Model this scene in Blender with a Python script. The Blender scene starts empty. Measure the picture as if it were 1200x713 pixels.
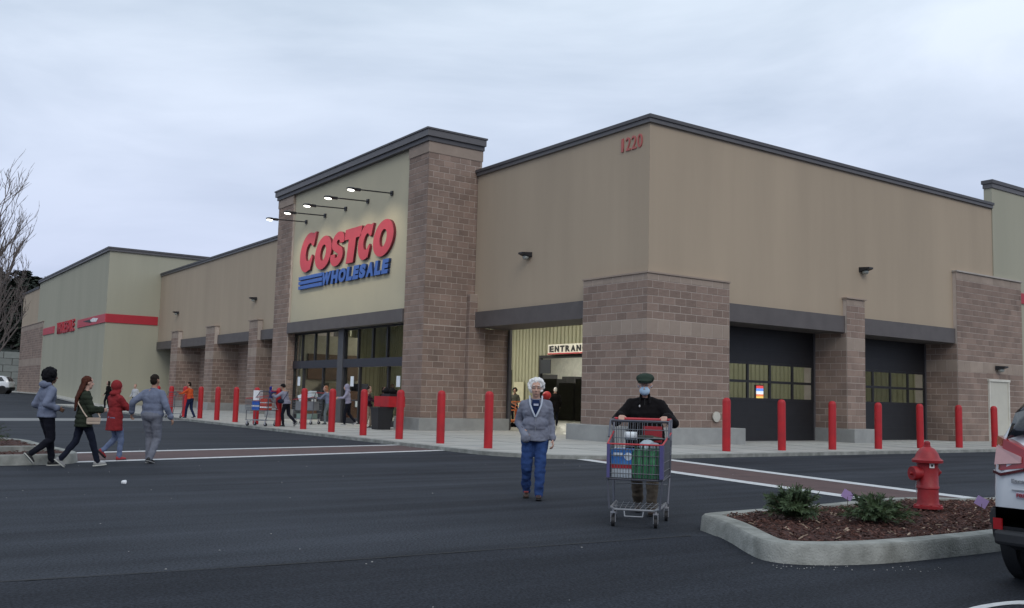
import bpy, bmesh, math, random
from mathutils import Vector as V, Matrix as M, noise as NZ
rnd = random.Random(7)
SC = bpy.context.scene
COL = SC.collection
PI = math.pi
# ------------------------------------------------------------------ camera
cam = bpy.data.cameras.new('camera'); camo = bpy.data.objects.new('camera', cam); COL.objects.link(camo)
cam.sensor_width = 36; cam.sensor_fit = 'HORIZONTAL'; cam.lens = 1122/1200*36
cam.clip_start = .1; cam.clip_end = 3000
def _cray(px, py): return V((px-600, -(py-356.5), -1122.0))
_X = _cray(2200, 508).normalized(); _Y = _cray(-195, 446).normalized()
_Y = (_Y-_X*_Y.dot(_X)).normalized(); _Z = _X.cross(_Y)
camo.matrix_world = M.Translation((0, 0, 1.42)) @ M((_X, _Y, _Z)).to_4x4()
SC.camera = camo
SC.view_settings.view_transform = 'Standard'; SC.view_settings.look = 'None'
SC.view_settings.exposure = 0.0; SC.view_settings.gamma = 1
# ------------------------------------------------------------------ world: overcast dusk sky
SUN_EL, SUN_AZ = math.radians(38), math.radians(-112)      # azimuth measured from +X towards +Y
W = bpy.data.worlds.new('World'); SC.world = W; W.use_nodes = True
nt = W.node_tree; nt.nodes.clear(); N = nt.nodes.new; LK = nt.links.new
out = N('ShaderNodeOutputWorld'); mix = N('ShaderNodeMixShader'); mix.inputs[0].default_value = .93
b1 = N('ShaderNodeBackground'); sky = N('ShaderNodeTexSky'); sky.sky_type = 'NISHITA'; sky.sun_disc = False
sky.sun_elevation = SUN_EL; sky.sun_rotation = PI/2-SUN_AZ
b1.inputs[1].default_value = .08; LK(sky.outputs[0], b1.inputs[0])
b2 = N('ShaderNodeBackground'); b2.inputs[1].default_value = 1.0
tc = N('ShaderNodeTexCoord'); mp = N('ShaderNodeMapping'); mp.inputs['Scale'].default_value = (1, 1.2, 3.2)
mp.inputs['Rotation'].default_value = (.1, .12, .5)
n1 = N('ShaderNodeTexNoise'); n1.inputs['Scale'].default_value = 1.7; n1.inputs['Detail'].default_value = 6; n1.inputs['Roughness'].default_value = .52
n1.inputs['Distortion'].default_value = .5
LK(tc.outputs['Generated'], mp.inputs[0]); LK(mp.outputs[0], n1.inputs[0])
cr = N('ShaderNodeValToRGB'); e = cr.color_ramp.elements
e[0].position = .32; e[0].color = (.54, .645, .79, 1); e[1].position = .66; e[1].color = (.90, 1.0, 1.14, 1)
LK(n1.outputs[0], cr.inputs[0])
sx = N('ShaderNodeSeparateXYZ'); LK(tc.outputs['Generated'], sx.inputs[0])
mr = N('ShaderNodeMapRange'); mr.inputs[1].default_value = 0; mr.inputs[2].default_value = .45; mr.inputs[3].default_value = .62; mr.inputs[4].default_value = 1.08
LK(sx.outputs[2], mr.inputs[0])
mx = N('ShaderNodeMix'); mx.data_type = 'RGBA'; mx.blend_type = 'MULTIPLY'; mx.inputs[0].default_value = 1
LK(cr.outputs[0], mx.inputs[6])
cc = N('ShaderNodeCombineColor'); LK(mr.outputs[0], cc.inputs[0]); LK(mr.outputs[0], cc.inputs[1])
pw = N('ShaderNodeMath'); pw.operation = 'POWER'; pw.inputs[1].default_value = .6; LK(mr.outputs[0], pw.inputs[0]); LK(pw.outputs[0], cc.inputs[2])
LK(cc.outputs[0], mx.inputs[7]); LK(mx.outputs[2], b2.inputs[0])
LK(b1.outputs[0], mix.inputs[1]); LK(b2.outputs[0], mix.inputs[2]); LK(mix.outputs[0], out.inputs[0])
sl = bpy.data.lights.new('sun', 'SUN'); sl.energy = .85; sl.angle = math.radians(28); sl.color = (1, .93, .84)
so = bpy.data.objects.new('sun', sl); COL.objects.link(so)
sd = V((math.cos(SUN_EL)*math.cos(SUN_AZ), math.cos(SUN_EL)*math.sin(SUN_AZ), math.sin(SUN_EL)))
so.rotation_euler = sd.to_track_quat('Z', 'Y').to_euler(); so.location = sd*60

# ------------------------------------------------------------------ materials
MATS = {}
def mat(name, col, rough=.8, var=.12, scale=3, metal=0, bump=0, bscale=40, emit=0, col2=None, obj_rand=0, spec=.5, stretch=None, trans=0, alpha=1, island=0, coords='Object', bump2=None, coat=0):
    if name in MATS: return MATS[name]
    m = bpy.data.materials.new(name); m.use_nodes = True; t = m.node_tree; P = t.nodes['Principled BSDF']; n = t.nodes.new; l = t.links.new
    P.inputs['Roughness'].default_value = rough; P.inputs['Metallic'].default_value = metal
    P.inputs['Specular IOR Level'].default_value = spec
    if coat: P.inputs['Coat Weight'].default_value = coat; P.inputs['Coat Roughness'].default_value = .08
    c = (*col, 1)
    t_ = n('ShaderNodeTexCoord'); mp = n('ShaderNodeMapping'); l(t_.outputs[coords], mp.inputs[0])
    if stretch: mp.inputs['Scale'].default_value = stretch
    nz = n('ShaderNodeTexNoise'); nz.inputs['Scale'].default_value = scale; nz.inputs['Detail'].default_value = 5; nz.inputs['Roughness'].default_value = .6; l(mp.outputs[0], nz.inputs[0])
    r = n('ShaderNodeValToRGB'); r.color_ramp.elements[0].position = .3; r.color_ramp.elements[1].position = .7
    a = col2 if col2 else tuple(x*(1-var) for x in col); b = col if col2 else tuple(min(1, x*(1+var)) for x in col)
    r.color_ramp.elements[0].color = (*a, 1); r.color_ramp.elements[1].color = (*b, 1); l(nz.outputs[0], r.inputs[0])
    src = r.outputs[0]
    if obj_rand or island:
        oi = n('ShaderNodeObjectInfo'); ge = n('ShaderNodeNewGeometry'); ad = n('ShaderNodeMath'); ad.operation = 'ADD'
        if obj_rand: l(oi.outputs['Random'], ad.inputs[0])
        else: ad.inputs[0].default_value = 0
        if island: l(ge.outputs['Random Per Island'], ad.inputs[1])
        else: ad.inputs[1].default_value = 0
        fr = n('ShaderNodeMath'); fr.operation = 'FRACT'; l(ad.outputs[0], fr.inputs[0])
        k = obj_rand or island
        mr = n('ShaderNodeMapRange'); mr.inputs[3].default_value = 1-k; mr.inputs[4].default_value = 1+k; l(fr.outputs[0], mr.inputs[0])
        mm = n('ShaderNodeMix'); mm.data_type = 'RGBA'; mm.blend_type = 'MULTIPLY'; mm.inputs[0].default_value = 1
        l(src, mm.inputs[6]); cb = n('ShaderNodeCombineColor')
        for i in range(3): l(mr.outputs[0], cb.inputs[i])
        l(cb.outputs[0], mm.inputs[7]); src = mm.outputs[2]
    l(src, P.inputs['Base Color'])
    if bump:
        bn = n('ShaderNodeTexNoise'); bn.inputs['Scale'].default_value = bscale; bn.inputs['Detail'].default_value = 4; l(mp.outputs[0], bn.inputs[0])
        bp = n('ShaderNodeBump'); bp.inputs['Strength'].default_value = min(1, bump); bp.inputs['Distance'].default_value = .01*max(1, bump); l(bn.outputs[0], bp.inputs['Height']); l(bp.outputs[0], P.inputs['Normal'])
    if emit:
        P.inputs['Emission Color'].default_value = c; P.inputs['Emission Strength'].default_value = emit
    if trans: P.inputs['Transmission Weight'].default_value = trans; P.inputs['IOR'].default_value = 1.05
    if alpha < 1: P.inputs['Alpha'].default_value = alpha
    MATS[name] = m; return m
def road_mat(name, c1, c2, rough=.8):
    m = mat(name, c1, rough=rough, col2=c2, scale=.35, spec=.10, bump=.5, bscale=70, coords='Object')
    t = m.node_tree; n = t.nodes.new; l = t.links.new; P = t.nodes['Principled BSDF']
    src = P.inputs['Base Color'].links[0].from_socket
    tc = n('ShaderNodeTexCoord'); f = n('ShaderNodeTexNoise'); f.inputs['Scale'].default_value = 45; f.inputs['Detail'].default_value = 3; l(tc.outputs['Object'], f.inputs[0])
    st = n('ShaderNodeTexNoise'); st.inputs['Scale'].default_value = 1; st.inputs['Detail'].default_value = 4
    mp = n('ShaderNodeMapping'); mp.inputs['Scale'].default_value = (.15, 1.6, 1); l(tc.outputs['Object'], mp.inputs[0]); l(mp.outputs[0], st.inputs[0])
    for k, (s, lo, hi) in enumerate(((f, .5, 1.65), (st, .7, 1.32))):
        mr = n('ShaderNodeMapRange'); mr.inputs[1].default_value = .3; mr.inputs[2].default_value = .7; mr.inputs[3].default_value = lo; mr.inputs[4].default_value = hi; l(s.outputs[0], mr.inputs[0])
        cb = n('ShaderNodeCombineColor')
        for i in range(3): l(mr.outputs[0], cb.inputs[i])
        mm = n('ShaderNodeMix'); mm.data_type = 'RGBA'; mm.blend_type = 'MULTIPLY'; mm.inputs[0].default_value = 1
        l(src, mm.inputs[6]); l(cb.outputs[0], mm.inputs[7]); src = mm.outputs[2]
    l(src, P.inputs['Base Color']); return m
ASPH = road_mat('asphalt', (.037, .0415, .051), (.026, .0295, .037))
ASPH2 = road_mat('asphalt_new', (.0255, .0285, .036), (.018, .0205, .027))
CONC = mat('concrete_walk', (.44, .43, .40), .85, col2=(.35, .35, .33), scale=1.2, bump=.3, bscale=60)
KERB = mat('kerb_concrete', (.35, .355, .33), .9, col2=(.15, .155, .14), scale=3.2, bump=1.2, bscale=50)
PLINTH = mat('plinth_concrete', (.33, .335, .325), .85, col2=(.24, .245, .24), scale=1.4, bump=.3, bscale=40)
BRICK = mat('split_block', (.29, .208, .168), .92, col2=(.198, .143, .118), scale=1.1, bump=1.6, bscale=22, obj_rand=.16, island=.16)
BRICKP = mat('split_block_light', (.35, .278, .228), .92, col2=(.285, .225, .185), scale=1.5, bump=.4, bscale=40, obj_rand=.08, island=.08)
MORTAR = mat('mortar', (.48, .41, .36), .95, var=.1)
TAN = mat('tan_stucco', (.43, .345, .255), .95, col2=(.37, .298, .222), scale=.5, bump=.15, bscale=90, stretch=(1, 1, .12))
OLIVE = mat('green_grey_stucco', (.40, .385, .30), .95, col2=(.35, .34, .265), scale=.5, bump=.15, bscale=90, stretch=(1, 1, .12))
CREAM = mat('cream_stucco', (.50, .455, .33), .95, col2=(.46, .42, .31), scale=.6, bump=.15, bscale=90)
TRIM = mat('dark_trim', (.075, .072, .078), .55, var=.1)
TRIM2 = mat('dark_trim_edge', (.105, .10, .105), .5, var=.1)
BEAM = mat('beam_steel', (.098, .086, .084), .6, var=.12, scale=2)
BLACK = mat('black_metal', (.012, .012, .015), .5, var=.2)
DOORB = mat('door_panel_black', (.010, .010, .013), .55, var=.2)
RED = mat('bollard_red', (.48, .012, .018), .5, col2=(.34, .012, .018), scale=3, bump=.2, bscale=15, spec=.4)
REDW = mat('sign_red', (.55, .03, .05), .5, var=.05)
BLUE = mat('sign_blue', (.04, .12, .42), .5, var=.05)
WHITE = mat('road_paint_white', (.66, .67, .68), .7, col2=(.42, .43, .44), scale=9)
PINK = mat('crosswalk_red', (.12, .078, .076), .85, spec=.25, col2=(.085, .058, .058), scale=2, bump=.3, bscale=60)
GLASS = mat('glass', (.8, .85, .85), .05, var=.02, trans=1, spec=.5)
GREY = mat('grey_metal', (.32, .33, .35), .4, metal=.6, var=.1)
PANELG = mat('corrugated_olive', (.36, .355, .245), .6, var=.06, scale=.6)
CONCI = mat('inside_floor', (.24, .24, .21), .4, var=.1)
LAMP = mat('lamp_glow', (1, .97, .88), emit=5)
FIX = mat('fixture_glow', (1, .97, .85), emit=9)
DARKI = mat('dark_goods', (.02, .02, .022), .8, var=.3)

# ------------------------------------------------------------------ mesh helpers
TMP = bpy.data.scenes.new('scratch')
def baked(ob):
    TMP.collection.objects.link(ob); vl = TMP.view_layers[0]; vl.update(); dg = vl.depsgraph
    me = bpy.data.meshes.new_from_object(ob.evaluated_get(dg)); bpy.data.objects.remove(ob); return me
class MB:
    def __init__(s): s.v = []; s.f = []
    def add(s, vs, fs, T=None):
        o = len(s.v)
        for p in vs:
            p = V(p); s.v.append(T @ p if T else p)
        for f in fs: s.f.append([i+o for i in f])
        return s
    def box(s, x0, x1, y0, y1, z0, z1, T=None):
        return s.add([(x0, y0, z0), (x1, y0, z0), (x1, y1, z0), (x0, y1, z0), (x0, y0, z1), (x1, y0, z1), (x1, y1, z1), (x0, y1, z1)],
                     [(0, 3, 2, 1), (4, 5, 6, 7), (0, 1, 5, 4), (1, 2, 6, 5), (2, 3, 7, 6), (3, 0, 4, 7)], T)
    def cone(s, p0, p1, r0, r1, n=8, caps=True, T=None):
        p0, p1 = V(p0), V(p1); q = (p1-p0).to_track_quat('Z', 'Y'); vs = []
        for p, r in ((p0, r0), (p1, r1)):
            for i in range(n):
                a = 2*PI*i/n; vs.append(p + q @ V((r*math.cos(a), r*math.sin(a), 0)))
        fs = [(i, (i+1) % n, n+(i+1) % n, n+i) for i in range(n)]
        if caps: fs += [tuple(range(n-1, -1, -1)), tuple(range(n, 2*n))]
        return s.add(vs, fs, T)
    def tube(s, pts, r, n=6, T=None):
        for a, b in zip(pts, pts[1:]): s.cone(a, b, r, r, n, True, T)
        return s
    def lathe(s, prof, n=20, T=None, c=(0, 0)):
        vs = []; fs = []
        for r, z in prof:
            for i in range(n):
                a = 2*PI*i/n; vs.append((c[0]+r*math.cos(a), c[1]+r*math.sin(a), z))
        for k in range(len(prof)-1):
            for i in range(n): j = (i+1) % n; fs.append((k*n+i, k*n+j, k*n+n+j, k*n+n+i))
        fs += [tuple(range(n-1, -1, -1)), tuple((len(prof)-1)*n+i for i in range(n))]
        return s.add(vs, fs, T)
    def ell(s, c, r, R=None, n=12, T=None):
        vs = []; fs = []; m = n//2+1; c = V(c)
        if isinstance(r, (int, float)): r = (r, r, r)
        for k in range(m+1):
            ph = PI*k/m
            for i in range(n):
                a = 2*PI*i/n; p = V((r[0]*math.sin(ph)*math.cos(a), r[1]*math.sin(ph)*math.sin(a), r[2]*math.cos(ph)))
                if R: p = R @ p
                vs.append(c+p)
        for k in range(m):
            for i in range(n): j = (i+1) % n; fs.append((k*n+i, k*n+n+i, k*n+n+j, k*n+j))
        return s.add(vs, fs, T)
    def cap(s, p0, p1, r0, r1, n=12, T=None):
        s.cone(p0, p1, r0, r1, n, True, T); s.ell(p0, r0, None, n, T); return s.ell(p1, r1, None, n, T)
    def prism(s, poly, z0, z1, T=None):
        n = len(poly); vs = [(x, y, z0) for x, y in poly]+[(x, y, z1) for x, y in poly]
        return s.add(vs, [tuple(range(n-1, -1, -1)), tuple(range(n, 2*n))]+[(i, (i+1) % n, n+(i+1) % n, n+i) for i in range(n)], T)
    def loft(s, rings, closed_ends=True, T=None):
        n = len(rings[0]); vs = [p for r in rings for p in r]; fs = []
        for k in range(len(rings)-1):
            for i in range(n): j = (i+1) % n; fs.append((k*n+i, k*n+j, k*n+n+j, k*n+n+i))
        if closed_ends: fs += [tuple(range(n-1, -1, -1)), tuple((len(rings)-1)*n+i for i in range(n))]
        return s.add(vs, fs, T)
OFF = {}
def tag(o, label=None, cat=None, group=None, kind=None):
    for k, v in (('label', label), ('category', cat), ('group', group), ('kind', kind)):
        if v: o[k] = v
    return o
def mesh_obj(name, me, m, parent=None):
    o = bpy.data.objects.new(name, me); COL.objects.link(o)
    if m and not me.materials: me.materials.append(m)
    if parent: o.parent = parent; OFF[o.name] = OFF.get(parent.name, V((0, 0, 0)))
    return o
def build(mb, name, m, parent=None, smooth=False, base=None, bevel=0, kind=None):
    """world-space verts; parent's stored offset subtracted; base = origin of a top-level mesh"""
    off = OFF.get(parent.name, V((0, 0, 0))) if parent else V(base or (0, 0, 0))
    me = bpy.data.meshes.new(name); me.from_pydata([tuple(p-off) for p in mb.v], [], mb.f)
    if smooth == 'auto':
        me.polygons.foreach_set('use_smooth', [True]*len(me.polygons)); me.set_sharp_from_angle(angle=.7)
    elif smooth: me.polygons.foreach_set('use_smooth', [True]*len(me.polygons))
    o = mesh_obj(name, me, m, parent)
    if not parent: o.location = off
    if bevel:
        b = o.modifiers.new('b', 'BEVEL'); b.width = bevel; b.segments = 2; b.limit_method = 'ANGLE'
    if kind: o['kind'] = kind
    return o
def empty(name, loc, label, cat, group=None, rz=0, local=False):
    o = bpy.data.objects.new(name, None); COL.objects.link(o); o.empty_display_size = .2
    o.location = loc; o.rotation_euler[2] = rz
    OFF[o.name] = V((0, 0, 0)) if local else V(loc)
    return tag(o, label, cat, group)
def copy_tree(o, parent=None):
    c = o.copy(); COL.objects.link(c)
    if parent: c.parent = parent
    for ch in list(o.children): copy_tree(ch, c)
    return c
def struct(mb, name, m, **k): o = build(mb, name, m, **k); o['kind'] = 'structure'; return o

# ================================================================== GROUND
g = MB().add([(-500, -500, 0), (900, -500, 0), (900, 1500, 0), (-500, 1500, 0)], [(0, 1, 2, 3)]); struct(g, 'road', ASPH)
seam = [(-30, 10.6), (-8, 8.75), (1.09, 7.88), (2.4, 7.73), (3.65, 7.61), (5.4, 7.52), (7.6, 7.38), (9, 6.5), (40, 5.5)]
g = MB().add([(x, y, .004) for x, y in seam]+[(40, -40, .004), (-30, -40, .004)], [tuple(range(len(seam)+2))[::-1]]); struct(g, 'near_road', ASPH2)
g = MB()
for (x0, y0), (x1, y1) in zip(seam[:7], seam[1:7]):
    k = max(1, int(math.hypot(x1-x0, y1-y0)/.15))
    for i in range(k):
        a, b = i/k, (i+1)/k
        xa, ya, xb, yb = x0+(x1-x0)*a, y0+(y1-y0)*a, x0+(x1-x0)*b, y0+(y1-y0)*b
        w1, w2 = .008+.012*rnd.random(), .008+.012*rnd.random()
        g.add([(xa, ya-w1, .008), (xb, yb-w1, .008), (xb, yb+w2, .008), (xa, ya+w2, .008)], [(0, 1, 2, 3)])
struct(g, 'road_seam', mat('tar_seam', (.012, .012, .013), .9))
# sidewalk with kerb step
arc = [(16+2.8*math.cos(math.radians(a)), 20.4+2.8*math.sin(math.radians(a))) for a in range(180, 271, 9)]
walk = [(13.2, 78.2)]+arc+[(70, 17.6), (70, 60), (24, 60), (24, 78.2)]
slabs = MB().prism(walk[::-1], -.2, .1); SW = struct(slabs, 'pavement', CONC, smooth=False)
kb = MB()
edge = [(13.2, 78.2)]+arc+[(70, 17.6)]
for (a, b) in zip(edge, edge[1:]):
    d = (V((*b, 0))-V((*a, 0))).normalized(); nrm = V((d.y, -d.x, 0))
    if nrm.dot(V((-1, -1, 0))) < 0: nrm = -nrm
    p, q = V((*a, 0)), V((*b, 0))
    kb.add([p+nrm*.012+V((0, 0, -.1)), q+nrm*.012+V((0, 0, -.1)), q+nrm*.012+V((0, 0, .095)), p+nrm*.012+V((0, 0, .095)), p-nrm*.15+V((0, 0, .106)), q-nrm*.15+V((0, 0, .106))], [(0, 1, 2, 3), (3, 2, 5, 4)])
struct(kb, 'kerb', KERB)
jt = MB()
for k in range(30):
    y = 20.4+k*1.9; jt.box(13.36, 20.0, y, y+.014, .09, .1035)
for k in range(26):
    x = 16.5+k*1.9; jt.box(x, x+.014, 17.77, 21.6, .09, .1035)
jt.box(16.6, 16.614, 22, 78, .09, .1035)
struct(jt, 'pavement_joint', mat('joint_dark', (.14, .14, .135), .9))
# crosswalks
def quad(pts, z): return MB().add([(x, y, z) for x, y in pts], [tuple(range(len(pts)))])
def band(a, b, w, z, name, m):
    a, b = V((*a, z)), V((*b, z)); d = (b-a).normalized(); n_ = V((-d.y, d.x, 0))*w/2
    return struct(MB().add([a-n_, b-n_, b+n_, a+n_], [(0, 1, 2, 3)]), name, m)
c1 = ((13.19, 21.75), (2.4, 19.3), (2.6, 21.95), (13.19, 24.3))
struct(quad(c1, .004), 'crosswalk', PINK)
band(c1[0], c1[1], .30, .008, 'crosswalk_line', WHITE); band(c1[2], c1[3], .30, .008, 'crosswalk_line', WHITE)
c2 = ((14.75, 17.9), (12.35, 4.5), (14.25, 4.5), (17.05, 17.55))
struct(quad(c2, .004), 'crosswalk', PINK)
band(c2[0], c2[1], .34, .008, 'crosswalk_line', WHITE); band(c2[2], (17.0, 17.5), .34, .008, 'crosswalk_line', WHITE)
struct(quad(((13.15, 44.2), (-6, 40.2), (-6, 43.6), (13.15, 47.6)), .006), 'crosswalk', mat('pale_strip', (.2, .205, .21), .9))
# stall lettering on the ground: a cropped word in white paint
def glyph_mesh(ch, w, h, ext, shear=0, offset=0.0, outline=None):
    cu = bpy.data.curves.new('g', 'FONT'); cu.body = ch; cu.offset = offset; cu.extrude = .5; cu.resolution_u = 6
    ob = bpy.data.objects.new('g', cu); me = baked(ob); xs = [v.co.x for v in me.vertices]; ys = [v.co.y for v in me.vertices]
    x0, x1, y0, y1 = min(xs), max(xs), min(ys), max(ys)
    for v in me.vertices:
        u = (v.co.x-x0)/(x1-x0); t = (v.co.y-y0)/(y1-y0)
        v.co = (u*w+shear*(t-.5)*h, t*h, v.co.z*ext*2/1.0 if ext else 0)
    me.materials.clear(); me.update(); return me
for k, ch in enumerate('COMPACT'):
    me = glyph_mesh(ch, .29, 1.1, .0015, offset=.03)
    o = mesh_obj('road_lettering', me, WHITE); o['kind'] = 'structure'
    o.matrix_world = M.Translation((6.40, 3.84-k*.34, .0095)) @ M(((0, 1, 0, 0), (-1, 0, 0, 0), (0, 0, 1, 0), (0, 0, 0, 1)))

# ================================================================== BUILDING
XA, YB, H0 = 20.8, 22.12, 10.35
B = empty('store_building', (XA, YB, 0), 'big box store with tan stucco walls, brown block piers and a tall entrance tower', 'building')
def P(mb, name, m, parent=B, **k): return build(mb, name, m, parent, **k)
# block courses --------------------------------------------------------
CH, BL, JT = .243, .49, .02
def blk_mesh(name, L, Hh, D=.03, parent_mat=BRICK):
    c = .006; mb = MB()
    vs = [(0, 0, 0), (L, 0, 0), (L, 0, Hh), (0, 0, Hh), (0, -D+c, 0), (L, -D+c, 0), (L, -D+c, Hh), (0, -D+c, Hh), (c, -D, c), (L-c, -D, c), (L-c, -D, Hh-c), (c, -D, Hh-c)]
    fs = [(8, 9, 10, 11), (0, 1, 5, 4), (1, 2, 6, 5), (2, 3, 7, 6), (3, 0, 4, 7), (4, 5, 9, 8), (5, 6, 10, 9), (6, 7, 11, 10), (7, 4, 8, 11)]
    return vs, fs
COURSES = MB(); SMOOTH = MB()
_bm = {}
def face_blocks(org, u, L, z0, z1, bands=(), indiv=None, D=.010, jit=.0025, start=0, target=None):
    """org: start corner (x,y) of a vertical wall face, u: unit direction along it with the outward normal on its right-hand side"""
    u = V((u[0], u[1], 0)); n_ = V((u.y, -u.x, 0)); z = z0; row = start
    while z < z1-.03:
        bnd = next((b for b in bands if b[0]-.02 <= z < b[1]-.05), None)
        hh = (bnd[1]-bnd[0]) if bnd else CH
        hh = min(hh, z1-z); x = 0; first = True
        while x < L-.03:
            l = BL
            if first and row % 2 and not bnd: l = BL/2
            first = False; l = min(l, L-x)
            dz = D+(rnd.uniform(-jit, jit) if not bnd else 0)
            lx, hz = round(l-JT, 3), round(hh-JT, 3)
            if lx < .03: x += l; continue
            o = V((org[0], org[1], 0))+u*(x+JT/2)+V((0, 0, z+JT/2))
            T = M(((u.x, -n_.x, 0, o.x), (u.y, -n_.y, 0, o.y), (0, 0, 1, o.z), (0, 0, 0, 1)))
            if indiv:
                key = (lx, hz, bool(bnd))
                if key not in _bm:
                    vs, fs = blk_mesh('brick', lx, hz, D); me = bpy.data.meshes.new('brick'); me.from_pydata(vs, [], fs); me.materials.append(BRICKP if bnd else BRICK); _bm[key] = me
                b = bpy.data.objects.new('brick', _bm[key]); COL.objects.link(b); b.parent = indiv
                T2 = M.Translation(n_*rnd.uniform(-jit, jit)) @ T
                T2.translation -= OFF[indiv.name]; b.matrix_basis = T2
            else:
                vs, fs = blk_mesh('brick', lx, hz, dz); (target if target is not None else (SMOOTH if bnd else COURSES)).add(vs, fs, T)
            x += l
        z += hh; row += 1
# corner pier -----------------------------------------------------------
px0, py0, px1, py1, pz = 20.56, 21.9, 24.3, 25.05, 5.44
pier = P(MB().box(px0, px1, py0, py0+1.6, .1, pz).box(px0, px0+1.84, py0+1.6, py1, .1, pz), 'corner_pier', MORTAR)
bands = ((3.32, 3.79), (5.0, 5.44))
face_blocks((px0, py1), (0, -1), py1-py0+.02, .62, pz, bands, indiv=pier)
face_blocks((px0-.022, py0), (1, 0), px1-px0+.02, .62, pz, bands, indiv=pier)
P(MB().box(px0-.05, px1+.02, py0-.05, 22.4, pz, pz+.05).box(px0-.05, 21.0, 22.4, py1+.02, pz, pz+.05), 'pier_cap', BRICKP)
def plinth(x0, x1, y0, y1, z1=.62): return P(MB().box(x0, x1, y0, y1, .05, z1), 'plinth', PLINTH, bevel=.02)
plinth(20.2, 24.72, 21.55, 23.3); plinth(20.2, 21.6, 23.302, 25.4)
P(MB().lathe([(.10, 0), (.17, 0), (.17, .04), (.10, .04)], 20, M.Translation((23.62, 21.85, .98)) @ M.Rotation(PI/2, 4, 'X')), 'drain_ring', mat('pale_ring', (.5, .48, .42), .6))
# stucco walls
P(MB().box(XA, XA+.35, YB+.35, 32.2, 4.8, H0), 'front_wall', TAN)
P(MB().box(XA, XA+.35, 47.9, 78.35, 5.1, H0), 'front_wall', TAN)
P(MB().box(XA, 41.5, YB, YB+.35, 4.8, H0), 'side_wall', TAN)
P(MB().box(20.9, 60, 22.4, 110, 9.7, 9.9), 'roof', TRIM)
jt = MB()
for y in (48.2, 60.1, 71): pass
for x in (33.9,): pass
def coping(pts, z, name='coping', ov=.09, h=.25):
    mb = MB(); mb2 = MB()
    for (x0, x1, y0, y1) in pts:
        mb.box(x0-ov, x1+ov, y0-ov, y1+ov, z, z+h*.55); mb2.box(x0-ov-.045, x1+ov+.045, y0-ov-.045, y1+ov+.045, z+h*.55, z+h)
    P(mb, name, TRIM2); P(mb2, name, TRIM)
coping([(XA, XA+.35, YB+.62, 32.1)], H0); coping([(XA, XA+.35, 48.05, 78.2)], H0)
coping([(XA, 41.4, YB, YB+.35)], H0)
P(MB().box(XA-.09, XA+.44, YB+.44, YB+.53, H0, H0+.1375), 'coping', TRIM2)
# beams
P(MB().box(20.7, 22.5, 25.06, 32.16, 4.18, 4.79), 'beam', BEAM)
P(MB().box(24.31, 30.74, 22.02, 23.9, 4.18, 4.79), 'beam', BEAM)
P(MB().box(31.86, 38.22, 22.02, 23.9, 4.18, 4.79), 'beam', BEAM)
for (a, b) in ((47.92, 55.56), (57.01, 63.5), (65.31, 71.8), (73.51, 78.3)):
    P(MB().box(20.7, 22.6, a, b, 4.5, 5.09), 'beam', BEAM)
# pillar on the side face
P(MB().box(30.75, 31.85, 21.95, 23.9, .1, 5.45), 'pillar', MORTAR)
bb = ((3.32, 3.79), (5.1, 5.45))
face_blocks((30.728, 21.95), (1, 0), 1.13, .6, 5.45, bb)
face_blocks((30.75, 23.42), (0, -1), 1.45, .6, 4.17, bb[:1])
P(MB().box(30.68, 31.92, 21.88, 22.2, 5.45, 5.5), 'pillar_cap', BRICKP)
plinth(30.70, 32.25, 21.62, 23.38, .6)
# large block panel with door on the side face
P(MB().box(38.25, 43.55, 21.95, 23.9, .1, 7.2), 'block_bay', MORTAR)
bb = ((2.99, 3.46), (6.7, 7.2))
z = .1
face_blocks((38.228, 21.95), (1, 0), 2.33, .1, 3.0, ()); face_blocks((42.22, 21.95), (1, 0), 1.35, .1, 3.0, ()); face_blocks((40.54, 21.95), (1, 0), 1.68, 2.77, 3.01, ())
face_blocks((38.228, 21.95), (1, 0), 5.34, 2.99, 7.2, bb)
face_blocks((38.25, 23.42), (0, -1), 1.45, .1, 4.17, bb[:1])
P(MB().box(38.19, 43.6, 21.88, 22.25, 7.2, 7.26), 'bay_cap', mat('pale_cap', (.42, .38, .34), .8))
dr = P(MB().box(40.62, 42.12, 21.9, 22.0, .11, 2.66), 'service_door', mat('door_cream', (.52, .50, .43), .6, var=.04))
P(MB().box(40.54, 40.62, 21.86, 22, .1, 2.74).box(42.12, 42.2, 21.86, 22, .1, 2.74).box(40.5, 42.24, 21.84, 22, 2.66, 2.76), 'frame', mat('door_frame_pale', (.62, .60, .53), .6), dr)
P(MB().box(40.72, 40.78, 21.82, 21.9, 1.05, 1.25), 'handle', GREY, dr)
# tall east block
P(MB().box(41.5, 75, 22.08, 22.45, .1, 11.3), 'east_block', OLIVE)
coping([(41.5, 75, 22.08, 22.42)], 11.3, h=.36, ov=.05)
P(MB().box(43.62, 75, 22.02, 22.08, 6.28, 6.75), 'red_stripe', mat('stripe_red', (.42, .02, .035), .5, var=.05))
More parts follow.
